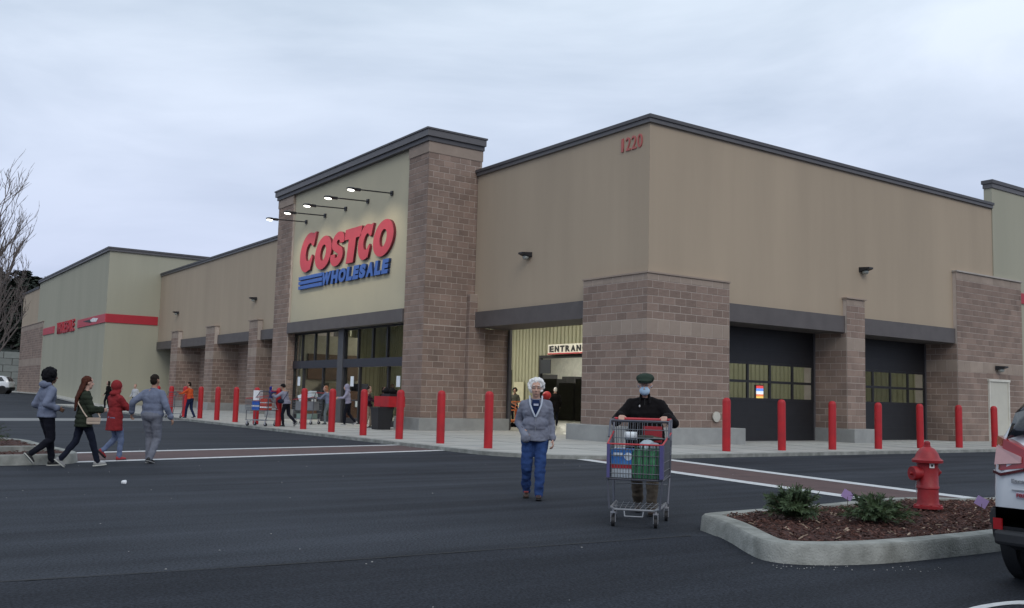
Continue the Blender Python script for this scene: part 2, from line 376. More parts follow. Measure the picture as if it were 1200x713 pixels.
# tower ----------------------------------------------------------------
XT = 18.47
P(MB().box(XT+.03, 21.0, 32.24, 33.83, .1, 11.45).box(21.0, 22.5, 32.24, 33.83, .1, 4.17), 'tower_pier', MORTAR)
P(MB().box(XT+.03, 21.0, 45.88, 47.88, .1, 11.45), 'tower_pier', MORTAR)
face_blocks((XT+.03, 33.83), (0, -1), 1.61, .57, 11.0, ((10.98, 11.45),)); face_blocks((XT+.008, 32.24), (1, 0), 2.35, .57, 4.17); face_blocks((XT+.008, 32.24), (1, 0), 2.5, 4.17+.022, 11.0, start=1)
face_blocks((20.83, 32.24), (1, 0), 1.68, .57, 4.17)
face_blocks((XT+.03, 47.88), (0, -1), 2.0, .57, 11.0)
P(MB().box(XT-.01, 21.02, 32.21, 33.84, 11.0, 11.46), 'tower_band', BRICKP); P(MB().box(XT-.01, 21.02, 45.86, 47.9, 11.0, 11.46), 'tower_band', BRICKP)
P(MB().box(XT+.12, 19.3, 33.84, 45.87, 4.9, 11.46), 'sign_wall', CREAM)
P(MB().box(20.5, 21.0, 33.84, 45.87, 4.9, 11.46), 'tower_back', TAN)
P(MB().box(XT-.04, 19.3, 33.84, 45.87, 4.36, 4.89), 'beam', BEAM)
P(MB().box(XT-.08, 21.05, 32.16, 47.95, 11.44, 11.62), 'cornice', TRIM); P(MB().box(XT-.16, 21.08, 32.08, 48.04, 11.62, 11.88), 'cornice', TRIM2); P(MB().box(XT-.2, 21.12, 32.04, 48.08, 11.88, 11.95), 'cornice', TRIM)
plinth(XT-.17, 22.5, 31.98, 34.0, .57); plinth(XT-.17, 19.4, 45.7, 48.0, .57)
face_blocks((XT+.04, 45.86), (1, 0), .6, .1, 4.36)
P(MB().box(20.45, 21.2, 31.98, 32.2, .57, 5.5), 'entry_pilaster', MORTAR)
face_blocks((20.44, 31.98), (1, 0), .78, .57, 5.5, ((5.02, 5.5),)); face_blocks((20.45, 32.21), (0, -1), .23, .57, 5.5)
P(MB().box(19.2, 22.5, 45.8, 45.87, .1, 4.35), 'vestibule_side', mat('vestibule_beige', (.26, .235, .17), .7))
# entrance jamb and tower glazing
P(MB().box(22.5, 22.6, 25.0, 25.2, .1, 4.2).box(22.5, 22.62, 32.08, 32.2, .1, 4.2), 'jamb', TRIM)
G = 18.95
def glazing(ys, z0, z1, parent, fr=.05):
    mb = MB()
    for y in ys: mb.box(G-.06, G+.06, y-fr, y+fr, z0, z1)
    return mb
fr = glazing([45.8, 44.92, 43.37, 41.99, 40.62, 39.98, 38.68, 37.27, 35.94, 33.9], 2.98, 4.36, B)
fr.box(G-.07, G+.07, 33.84, 45.87, 4.28, 4.358)
P(fr, 'transom_frame', BLACK)
for a, b in ((44.97, 45.75), (43.42, 44.87), (42.04, 43.32), (40.67, 41.94), (38.73, 39.93), (37.32, 38.63), (35.99, 37.22), (33.95, 35.89)):
    P(MB().box(G-.008, G+.008, a, b, 2.98, 4.28), 'pane', GLASS)
P(MB().box(G-.12, G+.14, 40.6, 45.84, 2.6, 2.975).box(G-.12, G+.14, 33.88, 40.0, 2.6, 2.975), 'door_header', mat('header_dark', (.02, .021, .03), .4))
P(MB().box(G-.14, G+.1, 40.02, 40.58, .1, 4.355), 'mullion', mat('mullion_grey', (.07, .07, .075), .5))
for ys in ([45.8, 44.63, 42.31, 40.66], [39.93, 38.44, 35.77, 33.9]):
    for y in ys: P(glazing([y], .1, 2.6, B, .055), 'door_post', BLACK)
for a, b in ((44.7, 45.75), (40.72, 42.25), (38.5, 39.88), (33.95, 35.7)):
    dd = P(MB().box(G-.008, G+.008, a, b, .35, 2.58), 'door_pane', GLASS)
    P(MB().box(G-.05, G+.05, a, b, .1, .35).box(G-.04, G+.04, a, b, 1.1, 1.16), 'rail', BLACK, dd)
for y in (45.2, 34.9, 39.2):
    P(MB().box(G-.02, G-.012, y-.16, y+.16, 1.75, 2.2), 'notice', mat('paper', (.75, .8, .85), .7, var=.03))
# overhead doors on the side face
YD = 23.4
def overhead(xs, x0, x1, lit):
    d = P(MB().box(x0, x1, YD, YD+.06, .1, 1.58).box(x0, x1, YD, YD+.06, 2.95, 4.6), 'overhead_door', DOORB)
    rb = MB()
    for z in (.6, 1.09): rb.box(x0, x1, YD-.006, YD, z, z+.02)
    for z in (3.4, 3.85): rb.box(x0, x1, YD-.006, YD, z, z+.02)
    P(rb, 'panel_rib', BLACK, d)
    f = MB()
    for x in xs: f.box(x-.045, x+.045, YD-.02, YD+.05, 1.58, 2.95)
    for z in (1.6, 2.24, 2.9): f.box(x0, x1, YD-.015, YD+.045, z-.045, z+.045)
    P(f, 'window_frame', BLACK, d)
    for a, b in zip(xs, xs[1:]):
        for z0, z1 in ((1.645, 2.195), (2.285, 2.855)): P(MB().box(a+.045, b-.045, YD+.01, YD+.022, z0, z1), 'pane', GLASS, d)
    P(MB().box(x0-.08, x0, YD-.04, YD+.1, .1, 4.3).box(x1, x1+.08, YD-.04, YD+.1, .1, 4.3), 'door_track', TRIM, d)
overhead([24.4, 25.65, 26.93, 28.14, 29.42, 30.62], 24.4, 30.66, 1)
overhead([32.0, 33.1, 34.45, 35.65, 36.9, 38.12], 31.95, 38.15, 1)
# left bays of the front: pilasters, recesses and dark glazed doors
for (a, b) in ((55.57, 57.0), (63.51, 65.3), (71.81, 73.5)):
    P(MB().box(20.5, 22.6, a, b, .1, 5.68), 'pillar', MORTAR)
    face_blocks((20.5, b), (0, -1), b-a+.02, .6, 5.66, ((3.3, 3.8), (5.2, 5.66)))
    face_blocks((20.478, a), (1, 0), 2.0, .6, 4.5, ((3.3, 3.8),))
    P(MB().box(20.42, 21.0, a-.06, b+.06, 5.68, 5.73), 'pillar_cap', BRICKP)
    plinth(20.2, 22.5, a-.25, b+.25, .6)
    P(MB().box(22.2, 22.6, b, b+1.5, .1, 4.5).box(22.2, 22.6, a-2.6, a, .1, 4.5), 'recess_wall', MORTAR)
    face_blocks((22.2, b+1.5), (0, -1), 1.5, .1, 4.5); face_blocks((22.2, a), (0, -1), 2.6, .1, 4.5)
P(MB().box(22.5, 22.6, 47.9, 78.3, 2.75, 4.5), 'recess_panel', DOORB)
P(MB().box(22.45, 22.6, 47.9, 78.3, .1, .5), 'recess_sill', DOORB)
for k in range(16):
    y = 48.1+k*1.95
    P(MB().box(22.4, 22.55, y-.05, y+.05, .1, 3.0), 'window_post', BLACK)
    P(MB().box(22.49, 22.51, y+.05, y+1.9, .5, 2.74), 'pane', GLASS)
# west wing
XW, YW = 16.8, 78.4
P(MB().box(XW, 60, YW, 109.2, .1, 12.0), 'west_wing', OLIVE)
P(MB().box(XW, 60, 109.2, 119.5, 7.9, 11.5), 'west_wing_end', TAN)
P(MB().box(XW+.02, 60, 106.0, 119.4, .1, 7.9), 'west_block_wall', MORTAR) if False else None
P(MB().box(XW-.02, 60, 105.4, 119.4, .1, 7.85), 'west_block_wall', MORTAR)
face_blocks((XW-.02, 119.4), (0, -1), 14.0, .1, 7.85, ((3.4, 4.1), (7.3, 7.85)))
P(MB().box(XW-.08, XW+.3, 105.3, 119.5, 7.85, 7.92), 'bay_cap', BRICKP)
coping([(XW, 60, YW, 109.2)], 12.0, h=.32, ov=.14); coping([(XW, 60, 109.4, 119.5)], 11.5, h=.2)
SR = mat('stripe_red', (.42, .02, .035))
P(MB().box(XW-.07, XW, 78.33, 88.6, 6.43, 7.1), 'red_stripe', mat('stripe_pinkred', (.5, .05, .075), .5)); P(MB().box(XW, 20.7, YW-.07, YW, 6.43, 7.1), 'red_stripe', SR)
P(MB().box(XW-.07, XW, 99.4, 105.2, 6.43, 7.1), 'red_stripe', MATS['stripe_pinkred'])
P(MB().add([(XW-.09, 84.5, 6.75), (XW-.09, 81.2, 6.6), (XW-.09, 80.6, 6.85), (XW-.09, 82.4, 6.98)], [(0, 1, 2, 3)]).box(XW-.085, XW-.07, 81.4, 82.6, 6.65, 6.9), 'stripe_emblem', mat('emblem_white', (.8, .8, .8), .5))
P(MB().add([(XW-.095, 86.4, 6.88), (XW-.095, 83.0, 6.6), (XW-.095, 83.6, 6.9)], [(0, 1, 2)]), 'stripe_emblem', BLACK)
COURSE_OBJ = P(COURSES, 'brick_courses', BRICK, kind='stuff'); P(SMOOTH, 'smooth_block_bands', BRICKP, kind='stuff')
# rear and hidden walls so the building is closed
P(MB().box(60, 60.3, 22.2, 119, .1, 9.9).box(21.2, 60, 118.7, 119, .1, 7), 'rear_wall', OLIVE)
# interior of the entrance hall
P(MB().box(22.6, 59.9, 24.1, 78, .06, .104), 'hall_floor', CONCI)
P(MB().box(22.6, 45, 24.1, 60, 7.2, 7.3), 'hall_ceiling', mat('ceiling_grey', (.35, .35, .3), .8))
P(MB().box(22.62, 22.7, 24.0, 25.0, .1, 7.2).box(22.62, 22.7, 32.2, 33.5, .1, 7.2).box(22.62, 22.7, 47.3, 60, 4.5, 7.2), 'hall_wall', PANELG)
co = MB()
def corr(p0, p1, z0, z1):
    p0, p1 = V(p0), V(p1); d = (p1-p0); L = d.length; d.normalize(); n_ = V((d.y, -d.x, 0)); k = int(L/.3); pts = []
    for i in range(k):
        for f_, o in ((0, 0), (.62, 0), (.72, .07), (.9, .07)): pts.append(p0+d*((i+f_)*L/k)+n_*o)
    pts.append(p1)
    for a, b in zip(pts, pts[1:]): co.add([(a.x, a.y, z0), (b.x, b.y, z0), (b.x, b.y, z1), (a.x, a.y, z1)], [(0, 1, 2, 3)])
corr((31, 31, 0), (31, 37.4, 0), .1, 7.2); corr((31, 41.2, 0), (31, 60, 0), .1, 7.2); corr((31, 37.4, 0), (31, 41.2, 0), 3.72, 7.2)
corr((45, 31, 0), (31, 31, 0), .1, 7.2); corr((22.7, 60, 0), (31, 60, 0), .1, 7.2); corr((45, 24, 0), (45, 31, 0), .1, 7.2)
P(co, 'corrugated_wall', PANELG)
P(MB().box(30.8, 30.95, 41.0, 41.16, .1, 3.72).box(30.8, 30.95, 37.4, 37.5, .1, 3.72).box(30.8, 30.95, 37.5, 41.0, 3.56, 3.72), 'portal_frame', BLACK)
P(MB().box(30.76, 30.8, 40.1, 40.95, 2.75, 3.5), 'notice_board', mat('dark_notice', (.03, .035, .045), .6))
P(MB().box(30.86, 30.9, 42.6, 43.5, .7, 2.3), 'poster', mat('poster_cream', (.55, .52, .36), .8))
P(MB().box(52, 52.1, 34, 70, .1, 7), 'store_back_wall', mat('store_white', (.62, .62, .56), .8))
cl = MB(); cl2 = MB(); r_ = random.Random(3)
for k in range(16):
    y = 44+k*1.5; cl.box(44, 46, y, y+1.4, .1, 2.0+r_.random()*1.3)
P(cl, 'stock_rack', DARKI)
for k in range(4): P(MB().box(38+k*3.4, 38.5+k*3.4, 40, 66, 5.9, 6.0), 'light_fixture', FIX)
for (x, y) in ((25.5, 28.2), (25.5, 35.5), (25.5, 42.5), (28.6, 36.5)):
    P(MB().box(x, x+.35, y, y+1.9, 6.4, 6.5), 'light_fixture', FIX)
for (x, y) in ((28, 26.5), (35, 26.5), (40, 27.5)):
    P(MB().box(x, x+1.9, y, y+.35, 6.4, 6.5), 'light_fixture', FIX)
def area(name, loc, sx_, sy_, e, parent=None, col=(1, .97, .88)):
    l = bpy.data.lights.new(name, 'AREA'); l.shape = 'RECTANGLE'; l.size = sx_; l.size_y = sy_; l.energy = e; l.color = col
    o = bpy.data.objects.new(name, l); COL.objects.link(o); o.location = loc; return o
for (x, y) in ((44.5, 55.5), (46, 59), (48, 63)):
    P(MB().cone((x, y, 5.2), (x, y, 5.7), .42, .12, 12), 'bay_lamp', FIX)
P(MB().box(40, 40.2, 40, 66, 4.9, 5.1).box(43, 43.2, 40, 70, 5.4, 5.6), 'roof_joist', DARKI)
for k in range(6):
    P(MB().box(19.3+k*.56, 19.82+k*.56, 44.9, 45.75, .1, 1.15+.4*((k*7) % 3)), 'stock_stack', mat('stock_%d' % (k % 4), [(.10, .05, .03), (.03, .035, .05), (.16, .13, .08), (.05, .02, .02)][k % 4], .8))
P(MB().box(19.6, 22.4, 45.70, 45.79, 2.1, 3.4), 'dark_panel', mat('brown_panel', (.09, .055, .035), .8))
for k in range(5):
    P(MB().box(19.5+k*.6, 19.75+k*.6, 44.85, 44.88, .75+.35*(k % 2), 1.1+.35*(k % 2)), 'small_notice', mat('paper', (.75, .8, .85)))
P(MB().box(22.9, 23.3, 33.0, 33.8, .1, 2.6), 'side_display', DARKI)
area('hall_light', (25.5, 31, 6.3), 4, 9, 190); area('hall_light', (25.5, 44, 6.3), 4, 14, 850); area('hall_light', (33, 27.5, 6.3), 14, 4, 260); area('store_light', (44, 50, 5.8), 10, 20, 700)

# ------------------------------------------------------------------ signs
sg = empty('store_sign', (XT+.1, 39.9, 6.4), 'raised red italic lettering over blue lettering with three blue bars on the cream tower wall', 'sign')
def curve_shape(polys, w, h, depth, shear):
    cu = bpy.data.curves.new('c', 'CURVE'); cu.dimensions = '2D'; cu.fill_mode = 'BOTH'; cu.extrude = .5
    for pts in polys:
        s = cu.splines.new('POLY'); s.points.add(len(pts)-1); s.use_cyclic_u = True
        for i, (x, y) in enumerate(pts): s.points[i].co = (x, y, 0, 1)
    ob = bpy.data.objects.new('c', cu); me = baked(ob)
    for v in me.vertices: v.co = (v.co.x*w+shear*(v.co.y-.5)*h, v.co.y*h, v.co.z*depth)
    me.materials.clear(); return me
def arcp(cx, cy, rx, ry, a0, a1, n=28): return [(cx+rx*math.cos(math.radians(a0+(a1-a0)*i/n)), cy+ry*math.sin(math.radians(a0+(a1-a0)*i/n))) for i in range(n+1)]
S_O = [arcp(.5, .5, .5, .5, 0, 354), arcp(.5, .5, .17, .24, 0, 354)]
S_C = [arcp(.52, .5, .52, .5, 62, 298)+[(.80, .02), (.86, .36), (.80, .42)]+arcp(.58, .5, .20, .23, -50, -310)[0:]+[(.80, .62), (.86, .66), (.92, .985), (.80, .97)]]
S_T = [[(0, 1), (0, .70), (.28, .70), (.28, 0), (.72, 0), (.72, .70), (1, .70), (1, 1)]]
S_S = [arcp(.5, .70, .48, .30, 25, 215, 16)+[(.18, .50), (.45, .40), (.60, .36), (.62, .28), (.5, .24), (.38, .26), (.36, .36), (.02, .36)]+arcp(.5, .30, .48, .30, 190, 392, 18)+[(.86, .52), (.55, .60), (.40, .66), (.40, .73), (.5, .77), (.62, .74), (.64, .66), (.96, .66)]]
RBR = mat('sign_red_face', (.53, .05, .075), .55, var=.04); RSD = mat('sign_edge_dark', (.17, .018, .03), .5)
def place_letter(me, y_left, z0, m, edge, name='letter', d=.16, back=.0):
    o = mesh_obj(name, me, m, sg); me.materials.append(edge)
    for p in me.polygons: p.material_index = 0 if p.normal.z > .5 else 1
    # local x -> -Y, local y -> Z, local z -> -X
    T = M(((0, 0, -1, XT+.12-d/2-back), (-1, 0, 0, y_left), (0, 1, 0, z0), (0, 0, 0, 1)))
    T.translation -= OFF[sg.name]; o.matrix_basis = T; return o
SH = .22
for shp, y0, y1, z0, z1 in ((S_C, 44.85, 42.72, 7.29, 9.2), (S_O, 43.0, 40.92, 7.25, 8.83), (S_S, 41.2, 39.58, 7.25, 8.83), (S_T, 39.85, 37.95, 7.25, 8.81), (S_C, 38.35, 36.72, 7.25, 8.8), (S_O, 36.9, 34.84, 7.22, 8.78)):
    h = z1-z0; w = (y0-y1)-SH*h*.72; me = curve_shape(shp, w, h, .12, SH); place_letter(me, y0-SH*h*.42, z0, RBR, RSD, d=.12)
wy0, wy1 = 41.98, 35.25; ws = [1.35, 1, 1.05, .85, .8, .85, 1, .85, .8]; tot = sum(ws); y = wy0
for ch, w in zip('WHOLESALE', ws):
    ww = w/tot*(wy0-wy1); me = glyph_mesh(ch, ww*.98-.06, .62, .5, shear=.18, offset=.07)
    for v in me.vertices: v.co.z = max(-.06, min(.06, v.co.z*100))
    place_letter(me, y-.02, 6.46, BLUE, mat('sign_edge_blue', (.012, .03, .10), .5), d=.12); y -= ww
for z in (6.48, 6.71, 6.94):
    build(MB().box(XT-.0, XT+.12, 41.95, 44.75, z, z+.16), 'bar', BLUE, sg)
num = empty('address_number', (XA-.02, 23, 9.85), 'red street number 1220 high on the tan wall by the roof corner', 'sign')
for k, ch in enumerate('1220'):
    me = glyph_mesh(ch, .10 if ch == '1' else .22, .45, .04, offset=.0); o = mesh_obj('digit', me, mat('number_red', (.46, .12, .11), .6), num)
    for v in me.vertices: v.co.z = max(-.02, min(.02, v.co.z*100))
    T = M(((0, 0, -1, XA-.02), (-1, 0, 0, 23.52-k*.28-(.06 if ch == '1' else 0)), (0, 1, 0, 9.62), (0, 0, 0, 1))); T.translation -= OFF[num.name]; o.matrix_basis = T
ws_ = empty('wing_lettering', (XW-.1, 94, 6.4), 'small red letters in the gap of the red stripe on the far wing', 'sign')
for k, ch in enumerate('WHOLESALE'):
    me = glyph_mesh(ch, .78, 1.05, .06, offset=.03); o = mesh_obj('letter', me, SR, ws_)
    for v in me.vertices: v.co.z = max(-.05, min(.05, v.co.z*100))
    T = M(((0, 0, -1, XW-.05), (-1, 0, 0, 97.8-k*.89), (0, 1, 0, 6.25), (0, 0, 0, 1))); T.translation -= OFF[ws_.name]; o.matrix_basis = T
es = empty('entrance_sign', (30.6, 38.5, 3.7), 'white sign reading ENTRANCE in bold black letters, hung inside the open bay', 'sign')
build(MB().box(30.6, 30.68, 36.3, 40.1, 3.74, 4.26), 'board', mat('sign_board_white', (.85, .82, .72), .5), es)
build(MB().box(30.57, 30.6, 36.3, 40.1, 3.74, 3.80), 'stripe', REDW, es)
for k, ch in enumerate('ENTRANCE'):
    me = glyph_mesh(ch, .36, .32, .01, offset=.05); o = mesh_obj('letter', me, BLACK, es)
    for v in me.vertices: v.co.z = max(-.01, min(.01, v.co.z*100))
    T = M(((0, 0, -1, 30.59), (-1, 0, 0, 39.98-k*.45), (0, 1, 0, 3.86), (0, 0, 0, 1))); T.translation -= OFF[es.name]; o.matrix_basis = T
# ad panel seen through the overhead door
ads = empty('advert_screen', (27.7, 24.3, .1), 'bright coloured advert panel shining behind the windows of the black overhead door', 'screen')
build(MB().box(28.38, 28.82, 24.28, 24.34, .1, 2.15), 'stand', BLACK, ads)
for z0, z1, c in ((1.6, 1.72, (.9, .6, .15)), (1.72, 1.80, (.9, .25, .1)), (1.80, 1.92, (.85, .85, .9)), (1.92, 2.02, (.15, .3, .8)), (2.02, 2.12, (.8, .08, .08))):
    build(MB().box(28.42, 28.78, 24.24, 24.28, z0, z1), 'screen_strip', mat('ad%d' % int(z0*100), c, emit=1.1), ads)

# ------------------------------------------------------------------ lamps on the building
names = ['first', 'second', 'middle', 'fourth', 'last']
for k, y in enumerate((35.38, 37.6, 39.84, 42.1, 44.33)):
    L_ = empty('sign_lamp', (XT+.12, y, 9.85), 'lit arm lamp over the tower lettering, %s counting from the entrance bay' % names[k], 'lamp', 'arm lamps over the big sign')
    build(MB().tube([(XT+.12, y, 9.85), (16.95, y, 9.78)], .028, 8).box(XT+.05, XT+.12, y-.09, y+.09, 9.76, 9.94), 'arm', BLACK, L_)
    build(MB().ell((16.72, y, 9.77), (.24, .13, .07), None, 14).box(16.9, 17.1, y-.05, y+.05, 9.72, 9.83), 'head', BLACK, L_, smooth='auto')
    build(MB().ell((16.68, y, 9.715), (.16, .10, .05), None, 12), 'bulb', LAMP, L_, smooth=True)
    s = bpy.data.lights.new('sign_lamp_light', 'SPOT'); s.energy = 120; s.spot_size = 1.9; s.spot_blend = 1; s.color = (1, .9, .7); s.shadow_soft_size = .15
    so_ = bpy.data.objects.new('sign_lamp_light', s); COL.objects.link(so_); so_.location = (16.65, y, 9.6); so_.rotation_euler = V((-1.7, 0, 2.3)).to_track_quat('Z', 'Y').to_euler()
def wallpack(x, y, z, d, label):
    w = empty('wall_light', (x, y, z), label, 'lamp', 'small wall lights')
    d = V(d); s = V((-d.y, d.x, 0)); R = M(((s.x, d.x, 0, x), (s.y, d.y, 0, y), (0, 0, 1, z), (0, 0, 0, 1)))
    build(MB().loft([[R @ V(p) for p in ((-.2, 0, -.08), (.2, 0, -.08), (.2, 0, .1), (-.2, 0, .1))], [R @ V(p) for p in ((-.14, .4, .02), (.14, .4, .02), (.14, .4, .08), (-.14, .4, .08))]]), 'housing', BLACK, w)
    build(MB().ell(R @ V((0, .15, -.09)), (.13, .13, .09), None, 12), 'lens', mat('lens_glass', (.3, .32, .3), .1), w, smooth=True)
wallpack(XA, 28.56, 6.72, (-1, 0, 0), 'black wall light on the tan wall right above the open entrance bay')
wallpack(31.95, YB, 6.65, (0, -1, 0), 'black wall light with a pale lens between the two black overhead doors')
wallpack(XA, 56.92, 7.06, (-1, 0, 0), 'small wall light above the block pillar nearest the tower')
wallpack(XA, 73.19, 7.14, (-1, 0, 0), 'small wall light above the block pillar nearest the far wing')
wallpack(41.35, 21.92, 3.25, (0, -1, 0), 'tiny black lamp above the cream service door')
wallpack(44.6, 22.05, 1.75, (0, -1, 0), 'tiny dark box light low on the green grey wall')

# ================================================================== BOLLARDS
def bollard_mesh():
    me = MB().lathe([(.115, 0), (.115, 1.38), (.108, 1.42), (.09, 1.455), (.06, 1.48), (.02, 1.49)], 18)
    return me
b0 = None
def bollard(x, y, label):
    global b0
    if b0 is None: b0 = build(bollard_mesh(), 'bollard', RED, None, smooth='auto', base=(0, 0, 0)); b = b0
    else: b = b0.copy(); COL.objects.link(b)
    b.location = (x, y, .09); b.rotation_euler = (rnd.uniform(-.008, .008), rnd.uniform(-.008, .008), rnd.uniform(0, 6)); tag(b, label, 'bollard', 'red bollards along the pavement edge'); return b
NTH = ['first', 'second', 'third', 'fourth', 'fifth', 'sixth', 'seventh', 'eighth', 'ninth', 'tenth', 'eleventh', 'twelfth', 'thirteenth', 'fourteenth', 'fifteenth']
for k in range(14):
    bollard(14.05, 20.9+2.41*k, 'red steel bollard on the entrance side, %s from the building corner' % NTH[k])
for k in range(7):
    bollard(20.42+2.36*k, 18.5, 'red steel bollard before the overhead doors, %s from the building corner' % NTH[k])
# ================================================================== PLANTED ISLANDS
def offset_poly(poly, d):
    n = len(poly); r = []
    for i in range(n):
        a, b, c = V((*poly[i-1], 0)), V((*poly[i], 0)), V((*poly[(i+1) % n], 0))
        d1, d2 = (b-a).normalized(), (c-b).normalized(); n1, n2 = V((-d1.y, d1.x, 0)), V((-d2.y, d2.x, 0)); m = (n1+n2)
        m = m.normalized()/max(.5, m.normalized().dot(n1)); q = b+m*d; r.append((q.x, q.y))
    return r
def smooth_poly(poly, it=2):
    for _ in range(it):
        q = []
        for i in range(len(poly)):
            a, b = poly[i], poly[(i+1) % len(poly)]
            q += [(a[0]*.75+b[0]*.25, a[1]*.75+b[1]*.25), (a[0]*.25+b[0]*.75, a[1]*.25+b[1]*.75)]
        poly = q
    return poly
MULCH = mat('mulch', (.085, .030, .022), .95, col2=(.035, .016, .013), scale=14, bump=1.5, bscale=60)
CHIP = mat('mulch_chips', (.11, .045, .031), .9, col2=(.038, .017, .014), scale=9, island=.6)
CHIPL = mat('pale_chips', (.36, .27, .2), .9)
def island(name, poly, label, seed, holes=2600):
    rr = random.Random(seed)
    outer = smooth_poly(poly); inner = offset_poly(outer, .22); o2 = offset_poly(outer, .02); i2 = offset_poly(outer, .205)
    n = len(outer); mb = MB()
    rings = [[V((x, y, -.05)) for x, y in offset_poly(outer, -.02)], [V((x, y, .155)) for x, y in outer], [V((x, y, .18)) for x, y in offset_poly(outer, .025)], [V((x, y, .182)) for x, y in i2], [V((x, y, .12)) for x, y in inner]]
    mb.loft(rings, False)
    o = build(mb, name, KERB, None, base=(poly[0][0], poly[0][1], 0), smooth='auto'); o['kind'] = 'structure'
    bm = bmesh.new(); vs = [bm.verts.new((x, y, .145)) for x, y in offset_poly(outer, .20)]; f = bm.faces.new(vs)
    if f.normal.z < 0: f.normal_flip()
    bmesh.ops.triangulate(bm, faces=bm.faces[:]); bmesh.ops.subdivide_edges(bm, edges=bm.edges[:], cuts=5, use_grid_fill=True)
    for v in bm.verts: v.co.z += .03*NZ.noise(v.co*1.7)+.012*NZ.noise(v.co*9)+.012
    me = bpy.data.meshes.new('mulch'); bm.to_mesh(me); bm.free(); m_ = mesh_obj('mulch_bed', me, MULCH); m_['kind'] = 'structure'
    from mathutils.geometry import intersect_point_tri_2d
    inn = offset_poly(outer, .23); xs = [p[0] for p in inn]; ys = [p[1] for p in inn]
    def inside(x, y):
        c = False
        for i in range(len(inn)):
            (x1, y1), (x2, y2) = inn[i-1], inn[i]
            if (y1 > y) != (y2 > y) and x < (x2-x1)*(y-y1)/(y2-y1)+x1: c = not c
        return c
    A, Bq = MB(), MB(); k = 0
    while k < holes:
        x, y = rr.uniform(min(xs), min(max(xs), 15)), rr.uniform(min(ys), max(ys))
        if not inside(x, y): continue
        k += 1; L, w = rr.uniform(.02, .075), rr.uniform(.008, .02)
        T = M.Translation((x, y, .170+.03*NZ.noise(V((x, y, .16))*1.7)+rr.uniform(-.005, .02))) @ M.Rotation(rr.uniform(0, 6.3), 4, 'Z') @ M.Rotation(rr.uniform(-.5, .5), 4, 'Y')
        (Bq if rr.random() < .035 else A).box(-L/2, L/2, -w/2, w/2, -.003, .004, T)
    tag(build(A, 'mulch_chips', CHIP), kind='stuff', label='dark red brown bark chips over the planted bed', cat='mulch')
    tag(build(Bq, 'pale_chips', CHIPL), kind='stuff', label='pale wood chips strewn on the bark bed', cat='mulch')
    return inside
isl = [(8.0, 7.52), (7.74, 6.98), (7.26, 6.3), (7.03, 5.90), (7.18, 5.60), (7.75, 5.34), (8.6, 5.24), (10.2, 5.2), (20, 5.3), (20, 7.3), (13.3, 7.3), (12.6, 7.95), (11.5, 7.95), (10.2, 7.8), (8.9, 7.78), (8.1, 7.75)]
island('planter_kerb', isl, '', 1, 5200)
isl2 = [(1.0, 19.1), (3.2, 19.1), (3.75, 19.3), (3.95, 19.9), (3.9, 21), (3.8, 22.2), (3.75, 25.6), (1.5, 26.8), (-3, 26.8), (-3, 19.1)]
island('planter_kerb', isl2, '', 2, 3000)
struct(MB().box(-3, 3.6, 20.6, 20.85, .1, .25), 'inner_kerb', KERB)
FOL = mat('shrub_needles', (.075, .115, .045), .7, col2=(.028, .055, .022), scale=5, island=.45)
STEM = mat('stem_brown', (.09, .06, .04), .9)
def shrub(x, y, w, h, label, seed, n=2600):
    rr = random.Random(seed); s = empty('shrub', (x, y, .18), label, 'shrub', 'low needle leaved shrubs in the mulch beds')
    f = MB(); st = MB()
    for k in range(120):
        a = rr.uniform(0, 6.283); el = rr.uniform(.12, 1.35); L = rr.uniform(.55, 1.0)
        d = V((math.cos(a)*math.cos(el)*w, math.sin(a)*math.cos(el)*w, math.sin(el)*h))*L
        p0 = V((x, y, .19)); pts = []
        for t in (0, .33, .66, 1): pts.append(p0+d*t+V((0, 0, .10*h*math.sin(t*3.0)))+V((rr.uniform(-.02, .02), rr.uniform(-.02, .02), 0))*t)
        st.cone(pts[0], pts[2], .006, .003, 4, False); st.cone(pts[2], pts[3], .003, .0015, 4, False)
        for j in range(n//85):
            t = rr.uniform(.15, 1.02); i = min(2, int(t*3)); u = t*3-i; p = pts[i].lerp(pts[i+1], u); ax = (pts[i+1]-pts[i]).normalized()
            o_ = ax.orthogonal().normalized(); o_.rotate(M.Rotation(rr.uniform(0, 6.28), 3, ax)); l = rr.uniform(.03, .065)
            q = p+(o_*.75+ax*.65).normalized()*l; s_ = ax.cross(o_)*.0055
            f.add([p-s_, p+s_, q+s_*.5, q-s_*.5], [(0, 1, 2, 3)])
    build(f, 'foliage', FOL, s); build(st, 'stem', STEM, s)
shrub(8.70, 6.92, .42, .36, 'fuller dark green shrub beside the purple tag, in the hydrant bed', 3, 5400)
shrub(9.42, 6.38, .46, .30, 'lower spreading dark green shrub between the fuller shrub and the hydrant', 4, 4800)
shrub(2.5, 22.6, .75, .62, 'dark green shrub in the mulch bed behind the woman in the grey hoodie', 5, 3000)
PUR = mat('purple_tag', (.36, .25, .48), .7, var=.06)
for (x, y, h, lb) in ((10.0, 7.15, .15, 'small purple plastic tag standing in bark between the two shrubs'), (10.35, 5.7, .2, 'small purple plastic tag standing in bark beside the white car')):
    t_ = empty('plant_tag', (x, y, .18), lb, 'tag', 'purple tags in the mulch bed')
    build(MB().cone((x, y, .16), (x, y, .2+h), .004, .004, 5), 'stick', STEM, t_)
    T = M.Translation((x, y, .22+h)) @ M.Rotation(-.9, 4, 'Z') @ M.Rotation(.5, 4, 'Y')
    build(MB().box(-.062, .062, -.002, .002, -.05, .05, T), 'flag', PUR, t_)
